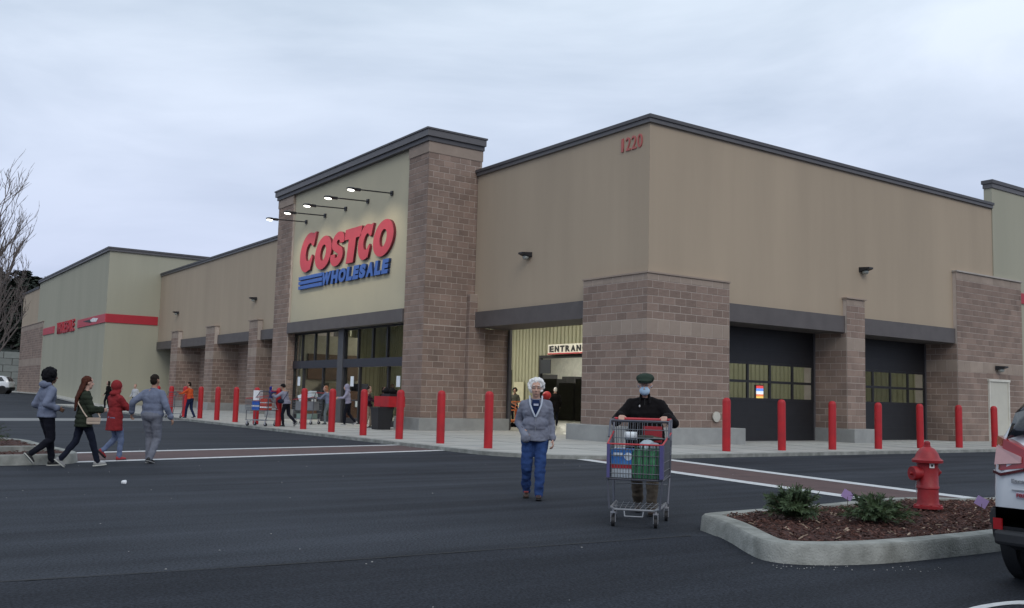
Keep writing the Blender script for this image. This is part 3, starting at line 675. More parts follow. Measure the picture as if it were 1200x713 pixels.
# ------------------------------------------------------------------ hydrant
hx, hy = 11.25, 6.88
HR = mat('hydrant_red', (.34, .014, .020), .5, col2=(.22, .010, .014), scale=7, bump=.3, bscale=30)
hyd = empty('fire_hydrant', (hx, hy, .19), 'red fire hydrant with a domed cap standing in the bark bed', 'fire hydrant')
build(MB().lathe([(.205, .19), (.205, .225), (.165, .235), (.15, .28), (.148, .46), (.158, .47), (.158, .50), (.15, .51), (.148, .80), (.155, .83), (.215, .835), (.22, .87), (.20, .885), (.175, .905), (.15, .97), (.105, 1.03), (.05, 1.06), (.05, 1.075), (.038, 1.08)], 28, c=(hx, hy)), 'barrel', HR, hyd, smooth='auto')
build(MB().lathe([(.045, 1.075), (.045, 1.12), (.03, 1.14)], 5, c=(hx, hy)), 'operating_nut', HR, hyd)
vd = V((-.93, .37, 0)).normalized(); vf = V((-.85, -.5, 0)).normalized()   # the big nozzle points to the west
def noz(d, r, L, z, nm):
    c_ = V((hx, hy, z)); m_ = MB().cone(c_, c_+d*(.14+L*.55), r*.82, r*.82, 18).cone(c_+d*(.14+L*.5), c_+d*(.14+L), r, r*.93, 18)
    o = build(m_, nm, HR, hyd, smooth='auto'); build(MB().cone(c_+d*(.14+L), c_+d*(.14+L+.04), .028, .024, 5), 'cap_nut', HR, o)
noz(vd, .105, .13, .68, 'pumper_nozzle'); noz(V((.82, -.57, 0)), .065, .02, .70, 'side_nozzle'); noz(V((.57, .82, 0)), .07, .09, .72, 'side_nozzle')
build(MB().box(-.035, .035, -.004, .004, -.035, .035, M.Translation((hx-.09, hy-.125, .80)) @ M.Rotation(-.62, 4, 'Z')), 'sticker', mat('sticker_white', (.75, .72, .72), .5), hyd)
build(MB().box(-.014, .014, -.002, .002, -.016, .016, M.Translation((hx-.093, hy-.13, .80)) @ M.Rotation(-.62, 4, 'Z')), 'sticker_mark', BLACK, hyd)
ch = MB(); p_ = V((hx, hy, .62))+vd*.2
for k in range(9): ch.ell(p_+V((.01*math.sin(k), 0, -.027*k)), (.006, .006, .014), None, 6)
build(ch, 'chain', GREY, hyd)
for k in range(8):
    a = k*PI/4; build(MB().cone((hx+.182*math.cos(a), hy+.182*math.sin(a), .222), (hx+.182*math.cos(a), hy+.182*math.sin(a), .245), .016, .016, 6), 'bolt', HR, hyd)

hyd.scale = (.84, .84, .87)
# ================================================================== TREES AND FAR THINGS
BARK = mat('bare_bark', (.20, .165, .15), .9, col2=(.10, .085, .078), scale=8)
def bare_tree(x, y, h, label, seed, lean=(0, 0), spread=.5):
    rr = random.Random(seed); t = empty('bare_tree', (x, y, .1), label, 'tree'); tr = MB(); br = MB()
    def grow(p, d, L, r, lv):
        pts = [p]; n = 4
        for k in range(n):
            d = (d+V((rr.uniform(-.13, .13), rr.uniform(-.13, .13), rr.uniform(-.04, .1)))).normalized(); pts.append(pts[-1]+d*L/n)
        tgt = tr if lv == 0 else br
        for k in range(n): tgt.cone(pts[k], pts[k+1], r*(1-.62*k/n), r*(1-.62*(k+1)/n), 8 if lv < 2 else 5, False)
        if lv < 5:
            for k in range({0: 8, 1: 4, 2: 4, 3: 3, 4: 1}[lv]):
                u = rr.uniform(.16 if lv == 0 else .2, 1); i = min(n-1, int(u*n)); q = pts[i].lerp(pts[i+1], u*n-i)
                o_ = d.orthogonal().normalized(); o_.rotate(M.Rotation(rr.uniform(0, 6.28), 3, d)); nd = (d*.8+o_*rr.uniform(.3, .62)+V((0, 0, .45))).normalized()
                grow(q, nd, L*rr.uniform(.42, .66), r*.42*(1-.4*u)+.003, lv+1)
    grow(V((x, y, .1)), V((lean[0], lean[1], 1)).normalized(), h*.72, .085, 0)
    for (z, d, L) in ((1.3, (.5, -.25, .9), 1.5), (1.6, (.6, .1, 1.0), 1.6), (1.9, (.45, -.4, 1.1), 1.6), (2.2, (.5, .2, 1.2), 1.5), (2.6, (.4, -.2, 1.3), 1.6), (3.0, (.4, .1, 1.4), 1.5), (3.5, (.35, -.1, 1.4), 1.4), (1.7, (-.6, .4, 1), 1.6), (2.4, (-.5, -.4, 1.2), 1.5), (3.0, (-.1, -.6, 1.2), 1.4), (2.0, (0, .7, 1.1), 1.5)):
        grow(V((x+lean[0]*z, y, z)), V(d).normalized(), L, .026, 1)
    build(tr, 'trunk', BARK, t, smooth=True); build(br, 'branches', BARK, t)
bare_tree(2.12, 21.5, 4.75, 'bare leafless young tree whose twigs cross the far wing', 12, (.05, 0))
HILL = mat('hill_green', (.030, .036, .026), .95, col2=(.02, .022, .018), scale=.05)
hm = MB()
hz = lambda x, y: 4.6+(y-131)*.09+1.5*NZ.noise(V((x*.03, y*.03, 0)))
for i in range(18):
    for j in range(6):
        x0, x1, y0, y1 = -140+i*10, -130+i*10, 131+j*22, 153+j*22
        hm.add([(x0, y0, hz(x0, y0)), (x1, y0, hz(x1, y0)), (x1, y1, hz(x1, y1)), (x0, y1, hz(x0, y1))], [(0, 1, 2, 3)])
struct(hm, 'hill', HILL, smooth=True)
NEED = mat('conifer_green', (.030, .044, .028), .9, col2=(.014, .02, .014), scale=1.2, island=.4)
rr = random.Random(11); f = MB(); tk = MB()
for q in range(64):
    y = rr.uniform(136, 215); x = y*rr.uniform(.112, .165) if q < 34 else rr.uniform(-70, 16); h = rr.uniform(7.5, 11.5); z0 = hz(x, y); dec = rr.random() < .35
    tk.cone((x, y, z0-.3), (x, y, z0+h*.97), .22, .04, 6, False)
    for k in range(620):
        u = rr.random()**.75; z = h*(.1+.9*u); R_ = (math.sin(min(1, (1-u)*1.5)*1.4))*h*.19+.25; a = rr.uniform(0, 6.28); r = R_*math.sqrt(rr.random())*rr.uniform(.8, 1.25)
        c = V((x+r*math.cos(a), y+r*math.sin(a), z0+z-r*.2)); s_ = rr.uniform(.35, .8)
        d = V((math.cos(a), math.sin(a), rr.uniform(-.6, .2)))*s_; w = V((-math.sin(a), math.cos(a), rr.uniform(-.4, .4)))*s_*.5
        f.add([c-w*.7, c+d*.5-w*.8, c+d, c+d*.5+w*.8, c+w*.7], [(0, 1, 2, 3, 4)])
tag(build(f, 'woodland', NEED), 'dark evergreen wood covering the hill above the concrete retaining wall', 'wood', kind='stuff')
tag(build(tk, 'woodland_trunks', BARK), 'bare dark trunks showing through the wood on the hill', 'wood', kind='stuff')
struct(MB().add([(-150, 78.3, .004), (15.8, 78.3, .004), (15.8, 98, .56), (-150, 98, .56), (15.8, 131, .6), (-150, 131, .6)], [(0, 1, 2, 3), (3, 2, 4, 5)]), 'upper_lot', ASPH)
struct(MB().add([(15.8, 78.25, .02), (17, 78.25, .02), (17, 98, .60), (15.8, 98, .60), (17, 131, .66), (15.8, 131, .66), (15.8, 78.25, .14), (17, 78.25, .14), (17, 98, .70), (15.8, 98, .70), (17, 131, .74), (15.8, 131, .74)], [(6, 7, 8, 9), (9, 8, 10, 11), (0, 6, 9, 3), (3, 9, 11, 5), (0, 1, 7, 6)]), 'wing_kerb', CONC)
# retaining wall of big blocks
rw = empty('retaining_wall', (10, 128, .5), 'pale grey concrete block retaining wall beyond the parked cars', 'wall')
build(MB().box(-120, 34, 128.1, 130, 0, 5.2), 'core', mat('wall_joint', (.12, .125, .12), .9), rw)
RWB = mat('retaining_block', (.26, .28, .27), .9, col2=(.19, .21, .2), scale=.8, obj_rand=.12)
vs, fs = blk_mesh('b', 1.82, .76, .1); me = bpy.data.meshes.new('block'); me.from_pydata(vs, [], fs); me.materials.append(RWB)
for r in range(6):
    for c in range(12):
        o = bpy.data.objects.new('block', me); COL.objects.link(o); o.parent = rw; o.location = (c*1.9-6+(.95 if r % 2 else 0), .1, .1+r*.8)
bl = MB()
for r in range(6):
    for c in range(50): bl.add(*blk_mesh('b', 1.82, .76, .1), M.Translation((4-(c+1)*1.9+(.95 if r % 2 else 0), 128.1, .6+r*.8)))
build(bl, 'far_blocks', RWB, rw, kind='stuff')
for (x, y, h, lb) in ((14.6, 127, 9.2, 'thin grey lamp post with a lit head beyond the parked cars'),):
    lp = empty('street_lamp', (x, y, 0), lb, 'lamp post'); build(MB().cone((x, y, 0), (x, y, h), .08, .06, 8), 'pole', GREY, lp); build(MB().box(x-.9, x+.5, y-.2, y+.2, h, h+.18), 'lamp_head', GREY, lp)
    build(MB().box(x-.8, x-.1, y-.15, y+.15, h-.05, h), 'lens', mat('far_lamp', (.9, .93, 1), emit=2), lp)

# ------------------------------------------------------------------ cars
CARW = mat('car_white', (.68, .70, .73), .22, var=.02, coat=.6); CARD = mat('car_dark', (.03, .032, .04), .25, coat=.5); CARB = mat('car_blue', (.05, .07, .12), .25, coat=.5)
CLAD = mat('black_plastic', (.016, .017, .02), .6, var=.15); CG = mat('car_glass', (.012, .015, .02), .06, spec=.8); TYRE = mat('tyre', (.012, .012, .013), .85); RIM = mat('rim_alloy', (.45, .46, .48), .3, metal=.8)
def car(loc, rz, label, paint, detail=True, group=None):
    """local x forward, rear bumper at x = 0, y left, length 4.5"""
    c = empty('parked_car', loc, label, 'car', group, rz, local=True)
    def sec(x, zb, zbelt, zroof, wb, wbelt, wroof):
        hp = [(0, zb), (wb*.8, zb), (wb*.97, zb+.06), (wb, zb+.25), (wb*1.0, (zb+zbelt)*.53), (wb*.985, zbelt-.12), (wbelt, zbelt), (wbelt-(wbelt-wroof)*.5, (zbelt+zroof)/2), (wroof, zroof-.05), (wroof*.8, zroof-.005), (0, zroof)]
        return [V((x, y, z)) for y, z in hp]+[V((x, -y, z)) for y, z in hp[-2:0:-1]]
    S = [(.0, .42, .98, 1.00, .78, .74, .60), (.04, .36, 1.1, 1.12, .86, .82, .74), (.10, .32, 1.14, 1.18, .90, .86, .80), (.22, .30, 1.15, 1.42, .915, .87, .78), (.42, .28, 1.14, 1.60, .92, .87, .70), (.75, .26, 1.12, 1.665, .92, .865, .66), (1.6, .24, 1.08, 1.69, .92, .87, .65), (2.4, .24, 1.05, 1.64, .92, .87, .64), (2.85, .24, 1.03, 1.45, .92, .86, .64), (3.25, .24, 1.01, 1.12, .92, .86, .70), (3.9, .26, .96, 1.0, .90, .84, .72), (4.3, .3, .86, .88, .84, .78, .66), (4.48, .38, .70, .72, .68, .6, .5)]
    rings = [sec(*s) for s in S]
    build(MB().loft(rings), 'body', paint, c, smooth='auto', bevel=0)
    # cladding belt
    cl = [[V((r[i].x-(.012 if k < 3 else 0), r[i].y*1.012, r[i].z-(.01))) for i in range(len(r))] for k, r in enumerate([sec(s[0], s[1]-.02, min(s[2], .62), .64, s[4]+.012, s[4]+.006, s[4]-.01) for s in S])]
    cl[0] = [p+V((-.07, 0, 0)) for p in cl[0]]; cl[1] = [p+V((-.05, 0, 0)) for p in cl[1]]
    build(MB().loft(cl), 'cladding', CLAD, c, smooth='auto')
    # glass: rear window, side windows, windscreen slightly proud
    def gq(pts, n_, nm='window'): build(MB().prism([(0, 0)]*0 or [(0, 0), (1, 0), (1, 1)], 0, 0) if 0 else MB().add([V(p)+V(n_)*.012 for p in pts]+[V(p)-V(n_)*.02 for p in pts], [(0, 1, 2, 3), (7, 6, 5, 4), (0, 4, 5, 1), (1, 5, 6, 2), (2, 6, 7, 3), (3, 7, 4, 0)]), nm, CG, c)
    gl = []
    for x, zr, w_ in ((.105, 1.205, .80), (.22, 1.42, .78), (.395, 1.575, .72)):
        gl.append([V((x-.03, y*w_, zr+.026-dz)) for y, dz in ((-.97, .045), (-.8, .004), (0, 0), (.8, .004), (.97, .045))])
    gm = MB()
    for a_, b_ in zip(gl, gl[1:]):
        for k in range(4): gm.add([a_[k], a_[k+1], b_[k+1], b_[k]], [(3, 2, 1, 0)])
    go = build(gm, 'rear_window', CG, c, smooth=True); sm_ = go.modifiers.new('s', 'SOLIDIFY'); sm_.thickness = .006; sm_.offset = 1
    for s_ in (-1, 1):
        gq([(.45, .845*s_, 1.18), (1.55, .855*s_, 1.14), (1.55, .70*s_, 1.58), (.75, .70*s_, 1.56)], (0, s_, .3))
        gq([(1.62, .855*s_, 1.14), (2.95, .85*s_, 1.08), (2.45, .70*s_, 1.55), (1.62, .70*s_, 1.58)], (0, s_, .3))
    gq([(3.28, -.68, 1.12), (3.28, .68, 1.12), (2.6, .58, 1.56), (2.6, -.58, 1.56)], (.5, 0, .8), 'windscreen')
    for x in (.60, 3.45):
        for s_ in (-1, 1):
            w = build(MB().cone((x, .66*s_, .34), (x, .89*s_, .34), .345, .345, 28), 'wheel', TYRE, c, smooth='auto')
            build(MB().cone((x, .88*s_, .34), (x, .90*s_, .34), .225, .215, 20), 'rim', RIM, w, smooth='auto')
            build(MB().cone((x, .80*s_, .37), (x, .925*s_, .37), .40, .40, 28), 'wheel_arch', CLAD, c, smooth='auto')
            build(MB().cone((x, .80*s_, .34), (x, .95*s_, .34), .335, .335, 28), 'tyre_wall', TYRE, w, smooth='auto')
    return c
TL = mat('tail_red', (.30, .014, .018), .15, coat=.6); TLW = mat('tail_clear', (.50, .28, .28), .12, coat=.6); TLD = mat('tail_dark', (.08, .01, .012), .2, coat=.6)
cx, cy = 7.92, 3.40
wc = car((cx, cy, 0), 0, 'white sport utility car with red tail lamp and black bumper, parked beside the bark bed', CARW)
for s_ in (1, -1):
    tl = build(MB().loft([[V((x, y*s_, z)) for x, y, z in ((.085, .885, .95), (.0, .80, .93), (-.01, .58, .965), (-.01, .46, 1.04), (.02, .54, 1.10), (.03, .78, 1.19), (.15, .895, 1.21))], [V((x+.10, y*.97*s_, z)) for x, y, z in ((.085, .885, .95), (.0, .80, .93), (-.01, .58, .965), (-.01, .46, 1.04), (.02, .54, 1.10), (.03, .78, 1.19), (.15, .895, 1.21))]]), 'tail_lamp', TL, wc)
    build(MB().loft([[V((x-.012, y*s_, z)) for x, y, z in ((.0, .84, .975), (-.005, .62, 1.0), (.0, .62, 1.05), (.04, .84, 1.13))], [V((x+.05, y*s_, z)) for x, y, z in ((.0, .84, .975), (-.005, .62, 1.0), (.0, .62, 1.05), (.04, .84, 1.13))]]), 'reverse_lens', TLW, tl)
    build(MB().loft([[V((x-.02, y*s_, z)) for x, y, z in ((.05, .875, .905), (.0, .79, .885), (-.012, .56, .945), (-.012, .56, .965), (.0, .79, .908), (.05, .875, .928))], [V((x+.06, y*s_, z)) for x, y, z in ((.05, .875, .905), (.0, .79, .885), (-.012, .56, .945), (-.012, .56, .965), (.0, .79, .908), (.05, .875, .928))]]), 'lens_edge', TLD, tl)
    build(MB().box(-.10, -.05, .78*s_-.035, .78*s_+.035, .46, .55), 'bumper_reflector', TL, wc)
build(MB().box(-.135, .1, -.80, .80, .34, .46), 'bumper_lip', CLAD, wc, bevel=.03)
build(MB().box(-.015, .02, -.70, .70, .775, .783), 'tailgate_crease', mat('crease_dark', (.25, .26, .28), .4), wc)
for t, y0, z0, w_, h_, m_ in (('Escape', .70, .835, .16, .034, GREY), ('FOURTIRE', .66, .725, .17, .03, mat('badge_red', (.35, .04, .06), .5))):
    bd = None
    for k, ch_ in enumerate(t):
        me = glyph_mesh(ch_, w_/len(t)*.8, h_*(1 if ch_.isupper() or ch_ in 'p' else .75), .1, offset=.02)
        for v in me.vertices: v.co.z = max(-.004, min(.004, v.co.z*100))
        o = mesh_obj('badge_letter', me, m_, wc)
        o.matrix_basis = M(((0, 0, -1, -.014 if z0 > .8 else -.018), (-1, 0, 0, y0-k*w_/len(t)), (0, 1, 0, z0), (0, 0, 0, 1)))
build(MB().box(-.010, .02, .48, .67, .715, .765), 'dealer_badge', mat('badge_pale', (.5, .48, .55), .4), wc)
fc = [(13.7, 100.5, 2.75, CARW, 'white car parked nose out by the end of the block wall'), (11.4, 103.5, 2.75, CARD, 'dark car parked just behind the far white car'), (8.7, 104.5, 2.75, CARB, 'dark blue car parked on the outer side of the far white car'), (5.3, 105, 2.75, CARD, 'dark car at the outer end of the far parked row')]
for x, y, a, m_, lb in fc:
    car((x, y, .57), a, lb, m_, group='cars parked far beyond the wing')
LIT = mat('litter_white', (.75, .76, .78), .7)
for (x, y, s_, lb) in ((3.63, 15.0, .05, 'crumpled white scrap of litter lying on the open asphalt'),):
    mb = MB()
    for k in range(7): mb.ell((x+rnd.uniform(-s_, s_)*.6, y+rnd.uniform(-s_, s_)*.6, .025+rnd.uniform(0, .02)), (s_*.5, s_*.35, .025), M.Rotation(rnd.uniform(0, 3), 3, 'Z'), 6)
    tag(build(mb, 'litter', LIT, base=(x, y, 0)), lb, 'litter')
gr = MB()
for k in range(90):
    x, y = rnd.uniform(0, 16), rnd.uniform(4, 24)
    if 6.5 < x and y < 8.2: continue
    s_ = rnd.uniform(.005, .012); gr.ell((x, y, .012), (s_, s_*.7, s_*.5), None, 5)
for k in range(40):
    a = rnd.random(); x = 6.75+a*1.5; y = 5.9-a*.95+rnd.uniform(-.35, 0); s_ = rnd.uniform(.004, .010); gr.ell((x, y, .012), (s_, s_*.7, s_*.5), None, 5)
tag(build(gr, 'grit', mat('grit_pale', (.3, .3, .29), .9)), 'pale grit and crumbs scattered over the dark asphalt', 'grit', kind='stuff')

# ================================================================== SHOPPING CARTS
CW = mat('cart_wire', (.20, .21, .23), .35, metal=.7, var=.05); CF = mat('cart_frame', (.10, .105, .13), .4, metal=.3); CR_ = mat('cart_red', (.45, .03, .04), .45); CP = mat('cart_bumper', (.075, .07, .20), .5, var=.1); WB = mat('wheel_black', (.012, .012, .014), .6)
def cart(loc, rz, label, full=True, sc=1.0):
    """local x towards the front, origin on the ground under the middle"""
    c = empty('shopping_cart', loc, label, 'shopping cart', 'shopping carts', rz, local=True); c.scale = (sc, sc, sc)
    xf, xb = .46, -.46; zf, zb = .93, 1.04; zl = .53; yf, yb = .31, .35; zh = 1.2
    def side(s, x):   # half width at x
        return yb+(yf-yb)*(x-xb)/(xf-xb)
    bk = MB(); r = .0042
    nx = 22 if full else 10
    for s in (-1, 1):
        for k in range(nx+1):
            x = xb+.0+(xf-xb)*k/nx; y = side(s, x)*s; zt = zb+(zf-zb)*k/nx; bk.cone((x, y*.94, zl+.02), (x, y, zt), r, r, 4, False)
        for z in (.62, .72, .82): bk.cone((xb, yb*s*.97, z), (xf, yf*s*.97, z), r*1.2, r*1.2, 4, False)
    ny = 18 if full else 8
    for k in range(ny+1):
        u = -1+2*k/ny; bk.cone((xf-.03, u*yf*.94, zl), (xf, u*yf, zf), r, r, 4, False); bk.cone((xb, u*yb*.94, zl+.02), (xf-.03, u*yf*.94, zl), r, r, 4, False)
    for z in (.60, .70, .80, .87): bk.cone((xf-.02, -yf, z), (xf-.02, yf, z), r*1.3, r*1.3, 4, False)
    for k in range(12): x = xb+(xf-xb)*k/12; bk.cone((x, -side(1, x)*.94, zl+.01), (x, side(1, x)*.94, zl+.01), r, r, 4, False)
    build(bk, 'basket', CW, c)
    rm = MB().tube([(xb, yb, zb), (xf, yf, zf), (xf, -yf, zf), (xb, -yb, zb)], .011, 6); build(rm, 'rim', CR_, c)
    # upper seat cage
    sc_ = MB()
    for k in range(13):
        u = -1+2*k/12; sc_.cone((xb+.06, u*yb, zl+.25), (xb-.06, u*yb, zh-.03), r, r, 4, False)
        if k < 8: sc_.cone((-.16, u*yb*.95, zb-.22), (-.12, u*yb*.95, 1.17), r, r, 4, False)
    for z in (1.17, 1.08, .98, .88): sc_.cone((-.13, -yb*.97, z), (-.13, yb*.97, z), r*1.3, r*1.3, 4, False)
    build(sc_, 'child_seat', CW, c)
    fr_ = MB()
    for s in (-1, 1):
        fr_.tube([(xb-.06, yb*s, zh), (xb+.02, yb*s, .95), (xb+.02, yb*s*.97, .5), (xb+.1, yb*s*.93, .20)], .014, 8)
        fr_.tube([(xf-.05, yf*s, zl), (xf-.04, yf*s*.92, .20)], .012, 8)
        fr_.tube([(xb-.06, yb*s, zh), (-.13, yb*s, 1.185), (.02, yb*s, zb-.05)], .012, 8)
        fr_.tube([(xb+.02, yb*s*.97, zl), (xf-.05, yf*s, zl)], .011, 6)
    fr_.cone((-.13, -yb, 1.185), (-.13, yb, 1.185), .011, .011, 6); fr_.cone((xf-.05, -yf, zl), (xf-.05, yf, zl), .012, .012, 6)
    build(fr_, 'frame', CF, c, smooth=False)
    build(MB().cone((xb-.07, -yb, zh), (xb-.07, yb, zh), .017, .017, 10), 'handle', CR_, c, smooth='auto')
    lw = MB().tube([(xb+.05, .30, .2), (xf-.2, .28, .2), (xf+.02, .22, .2), (xf+.02, -.22, .2), (xf-.2, -.28, .2), (xb+.05, -.30, .2)], .014, 8)
    for k in range(9): u = -1+2*k/8; lw.cone((xb+.05, u*.28, .2), (xf, u*.22, .2), r, r, 4, False)
    for k in range(3): lw.cone((xb+.2+.2*k, -.28, .2), (xb+.2+.2*k, .28, .2), r, r, 4, False)
    lw.cone((xb+.03, -.31, .42), (xb+.03, .31, .42), .006, .006, 6)
    build(lw, 'lower_rack', mat('rack_grey', (.22, .23, .25), .4, metal=.3), c)
    build(MB().tube([(xf+.02, .11, .2), (xf+.04, .10, .13), (xf+.04, -.10, .13), (xf+.02, -.11, .2)], .008, 6), 'front_loop', mat('rack_grey', (.2, .2, .2)), c)
    for s in (-1, 1):
        if full: build(MB().loft([[V((xf-.0+dx, s*(yf-.05+dy), z)) for dx, dy in ((.010, .02), (.014, .05), (.0, .058), (-.16, .062), (-.16, .054), (-.01, .05))] for z in (.55, .93)]), 'corner_bumper', CP, c)
        for x, yy in ((xf-.06, .24), (xb+.12, .31)):
            f = build(MB().box(x-.02, x+.02, s*yy-.028, s*yy-.022, .05, .15).box(x-.02, x+.02, s*yy+.022, s*yy+.028, .05, .15).box(x-.025, x+.025, s*yy-.03, s*yy+.03, .15, .165).cone((x, s*yy, .165), (x, s*yy, .2), .012, .012, 6), 'caster', mat('caster_zinc', (.5, .5, .52), .35, metal=.7), c)
            build(MB().cone((x-.01, s*yy-.018, .06), (x-.01, s*yy+.018, .06), .06, .06, 16), 'wheel', WB, f, smooth='auto')
    return c
def T2(loc, rz, p):  # local to world
    c_, s_ = math.cos(rz), math.sin(rz); return V((loc[0]+c_*p[0]-s_*p[1], loc[1]+s_*p[0]+c_*p[1], loc[2]+p[2]))
CL, CA = (7.82, 8.45, 0), math.radians(222)
cart(CL, CA, 'large shopping cart with purple corner guards, loaded with bottled water and green bags')
def inbox(name, label, cat, m, parts, L=CL, A=CA, smooth=False):
    """goods riding in a cart; parts = list of (part name, MB in local coordinates, material)"""
    o = empty(name, L, label, cat, None, A, local=True)
    for n_, mb, mm in parts: build(mb, n_, mm, o, smooth=smooth)
    return o
WAT = mat('pack_blue', (.03, .16, .55), .25, col2=(.10, .30, .65), scale=14); BOT = mat('bottle_clear', (.55, .62, .68), .15)
bt = MB()
for i in range(4):
    for j in range(5): bt.lathe([(.03, .545), (.032, .56), (.032, .70), (.028, .73), (.014, .76), (.014, .78)], 8, c=(.16+.066*i, -.27+.0+.066*j) )
LB = MB().box(.12, .395, -.29, .03, .64, .80)
flip = M.Scale(-1, 4, V((0, 1, 0)))
# the pack lies on the cart's right-hand side as the man sees it: negative local y is picture left
pk = MB().box(.10, .405, -.275, -.035, .70, .865); red_ = MB().box(.403, .409, -.24, -.05, .665, .70)
inbox('water_pack', 'blue wrapped pack of small clear water bottles inside the big cart', 'water pack', None,
      [('wrap', pk, WAT), ('red_band', MB().box(.098, .411, -.277, -.033, .655, .70), REDW), ('bottles', MB().box(.11, .40, -.27, -.04, .55, .655), BOT)] +
      [('label_mark', MB().lathe([(.045, 0), (.045, .002)], 16, M.Translation((.407, -.08, .79)) @ M.Rotation(PI/2, 4, 'Y')), mat('mark_white', (.7, .8, .9), .4))] +
      [('label_mark', MB().box(.406, .409, -.25, -.14, .79, .83), MATS['mark_white'])])
GB = mat('bag_green', (.08, .33, .15), .6, col2=(.04, .20, .09), scale=7); GBD = mat('bag_strap', (.015, .075, .035), .7)
def bagmb(x0, x1, y0, y1, z0, z1):
    mb = MB(); rings = []
    for k in range(6):
        t = k/5; b = .012*math.sin(t*PI)
        rings.append([V((x0-b, y0-b, z0+(z1-z0)*t)), V(((x0+x1)/2, y0-b*1.6, z0+(z1-z0)*t)), V((x1+b, y0-b, z0+(z1-z0)*t)), V((x1+b*2.2, (y0+y1)/2, z0+(z1-z0)*t+.01*math.sin(9*t))), V((x1+b, y1+b, z0+(z1-z0)*t)), V(((x0+x1)/2, y1+b, z0+(z1-z0)*t)), V((x0-b, y1+b, z0+(z1-z0)*t))])
    return mb.loft(rings)
for (y0, y1, lb) in ((-.02, .12, 'green shopping bag in the big cart, next to the water pack'), (.13, .27, 'green shopping bag in the big cart, on the side away from the water pack')):
    inbox('shopping_bag', lb, 'bag', None, [('bag', bagmb(.02, .40, y0, y1, .55, .86), GB),
        ('strap', MB().box(.425, .43, y0+.02, y0+.04, .56, .93).box(.425, .43, y1-.04, y1-.02, .56, .93), GBD)], smooth=False)
inbox('food_can', 'white labelled tub lying in the top tray of the big cart', 'tub', None, [('tub', MB().cone((-.28, -.19, 1.0), (-.28, -.05, 1.0), .05, .05, 16), mat('tub_white', (.75, .78, .8), .4))], smooth='auto')
inbox('red_box', 'flat red carton in the top tray of the big cart', 'box', None, [('carton', MB().box(-.38, -.30, .03, .25, .93, 1.12), mat('carton_red', (.33, .02, .03), .5))])
inbox('wine_bottle', 'dark bottle lying across the top tray of the big cart', 'bottle', None, [('bottle', MB().cone((-.2, -.02, .98), (-.2, .16, .98), .038, .038, 12).cone((-.2, .16, .98), (-.2, .27, .98), .03, .013, 12), mat('bottle_dark', (.02, .025, .015), .2))], smooth='auto')
inbox('grocery_heap', 'crumpled pale packets heaped on top of the big cart load', 'groceries', None, [('packet', MB().ell((-.02, .1, .90), (.12, .1, .06), M.Rotation(.4, 3, 'Y'), 8), mat('packet_pale', (.3, .36, .4), .4)), ('packet', MB().ell((.18, .2, .90), (.09, .07, .05), None, 8), mat('packet_grey', (.2, .22, .26), .4))])
# ================================================================== PEOPLE
def cloth(name, c, c2=None, rough=.9, scale=9): return mat('cloth_'+name, c, rough, spec=.15, col2=c2 or tuple(x*.72 for x in c), scale=scale, bump=.5, bscale=120)
def remesh(name, mb, vox, m, parent, wr=0, fr=9, ridges=0, smooth_it=3):
    me = bpy.data.meshes.new(name); me.from_pydata([tuple(p) for p in mb.v], [], mb.f)
    o = bpy.data.objects.new(name, me)
    r = o.modifiers.new('r', 'REMESH'); r.mode = 'VOXEL'; r.voxel_size = vox; r.adaptivity = 0
    s = o.modifiers.new('s', 'SMOOTH'); s.iterations = smooth_it; s.factor = .5
    nm = baked(o)
    if wr or ridges:
        n_ = len(nm.vertices); co = [0.0]*(3*n_); no = [0.0]*(3*n_); nm.vertices.foreach_get('co', co); nm.vertex_normals.foreach_get('vector', no); ns = NZ.noise
        for q in range(0, 3*n_, 3):
            x, y, z = co[q:q+3]; k = 0
            if wr: k = wr*(ns((x*fr, y*fr, z*fr*1.5))+.5*ns((x*fr*2.3+5, y*fr*2.3, z*fr*3))+.35*abs(ns((x*fr*.8, y*fr*.8+z*fr*.9, z*fr*2.4+9))))
            if ridges: k += ridges*(abs(math.sin(z*PI/.085))-.5)
            for i in range(3): co[q+i] += no[q+i]*k
        nm.vertices.foreach_set('co', co); nm.update()
    nm.name = name; nm.materials.clear(); nm.polygons.foreach_set('use_smooth', [True]*len(nm.polygons))
    o = mesh_obj(name, nm, m, parent); return o
def ik(a, t, l1, l2, hint):
    a, t = V(a), V(t); d = t-a; L = min(d.length, (l1+l2)*.998); d.normalize(); t = a+d*L
    x = (l1*l1-l2*l2+L*L)/(2*L); h = math.sqrt(max(0, l1*l1-x*x)); hp = V(hint)-d*V(hint).dot(d); hp.normalize()
    return a+d*x+hp*h, t
SKINS = {'fair': (.50, .30, .23), 'tan': (.34, .19, .13), 'brown': (.16, .085, .055)}
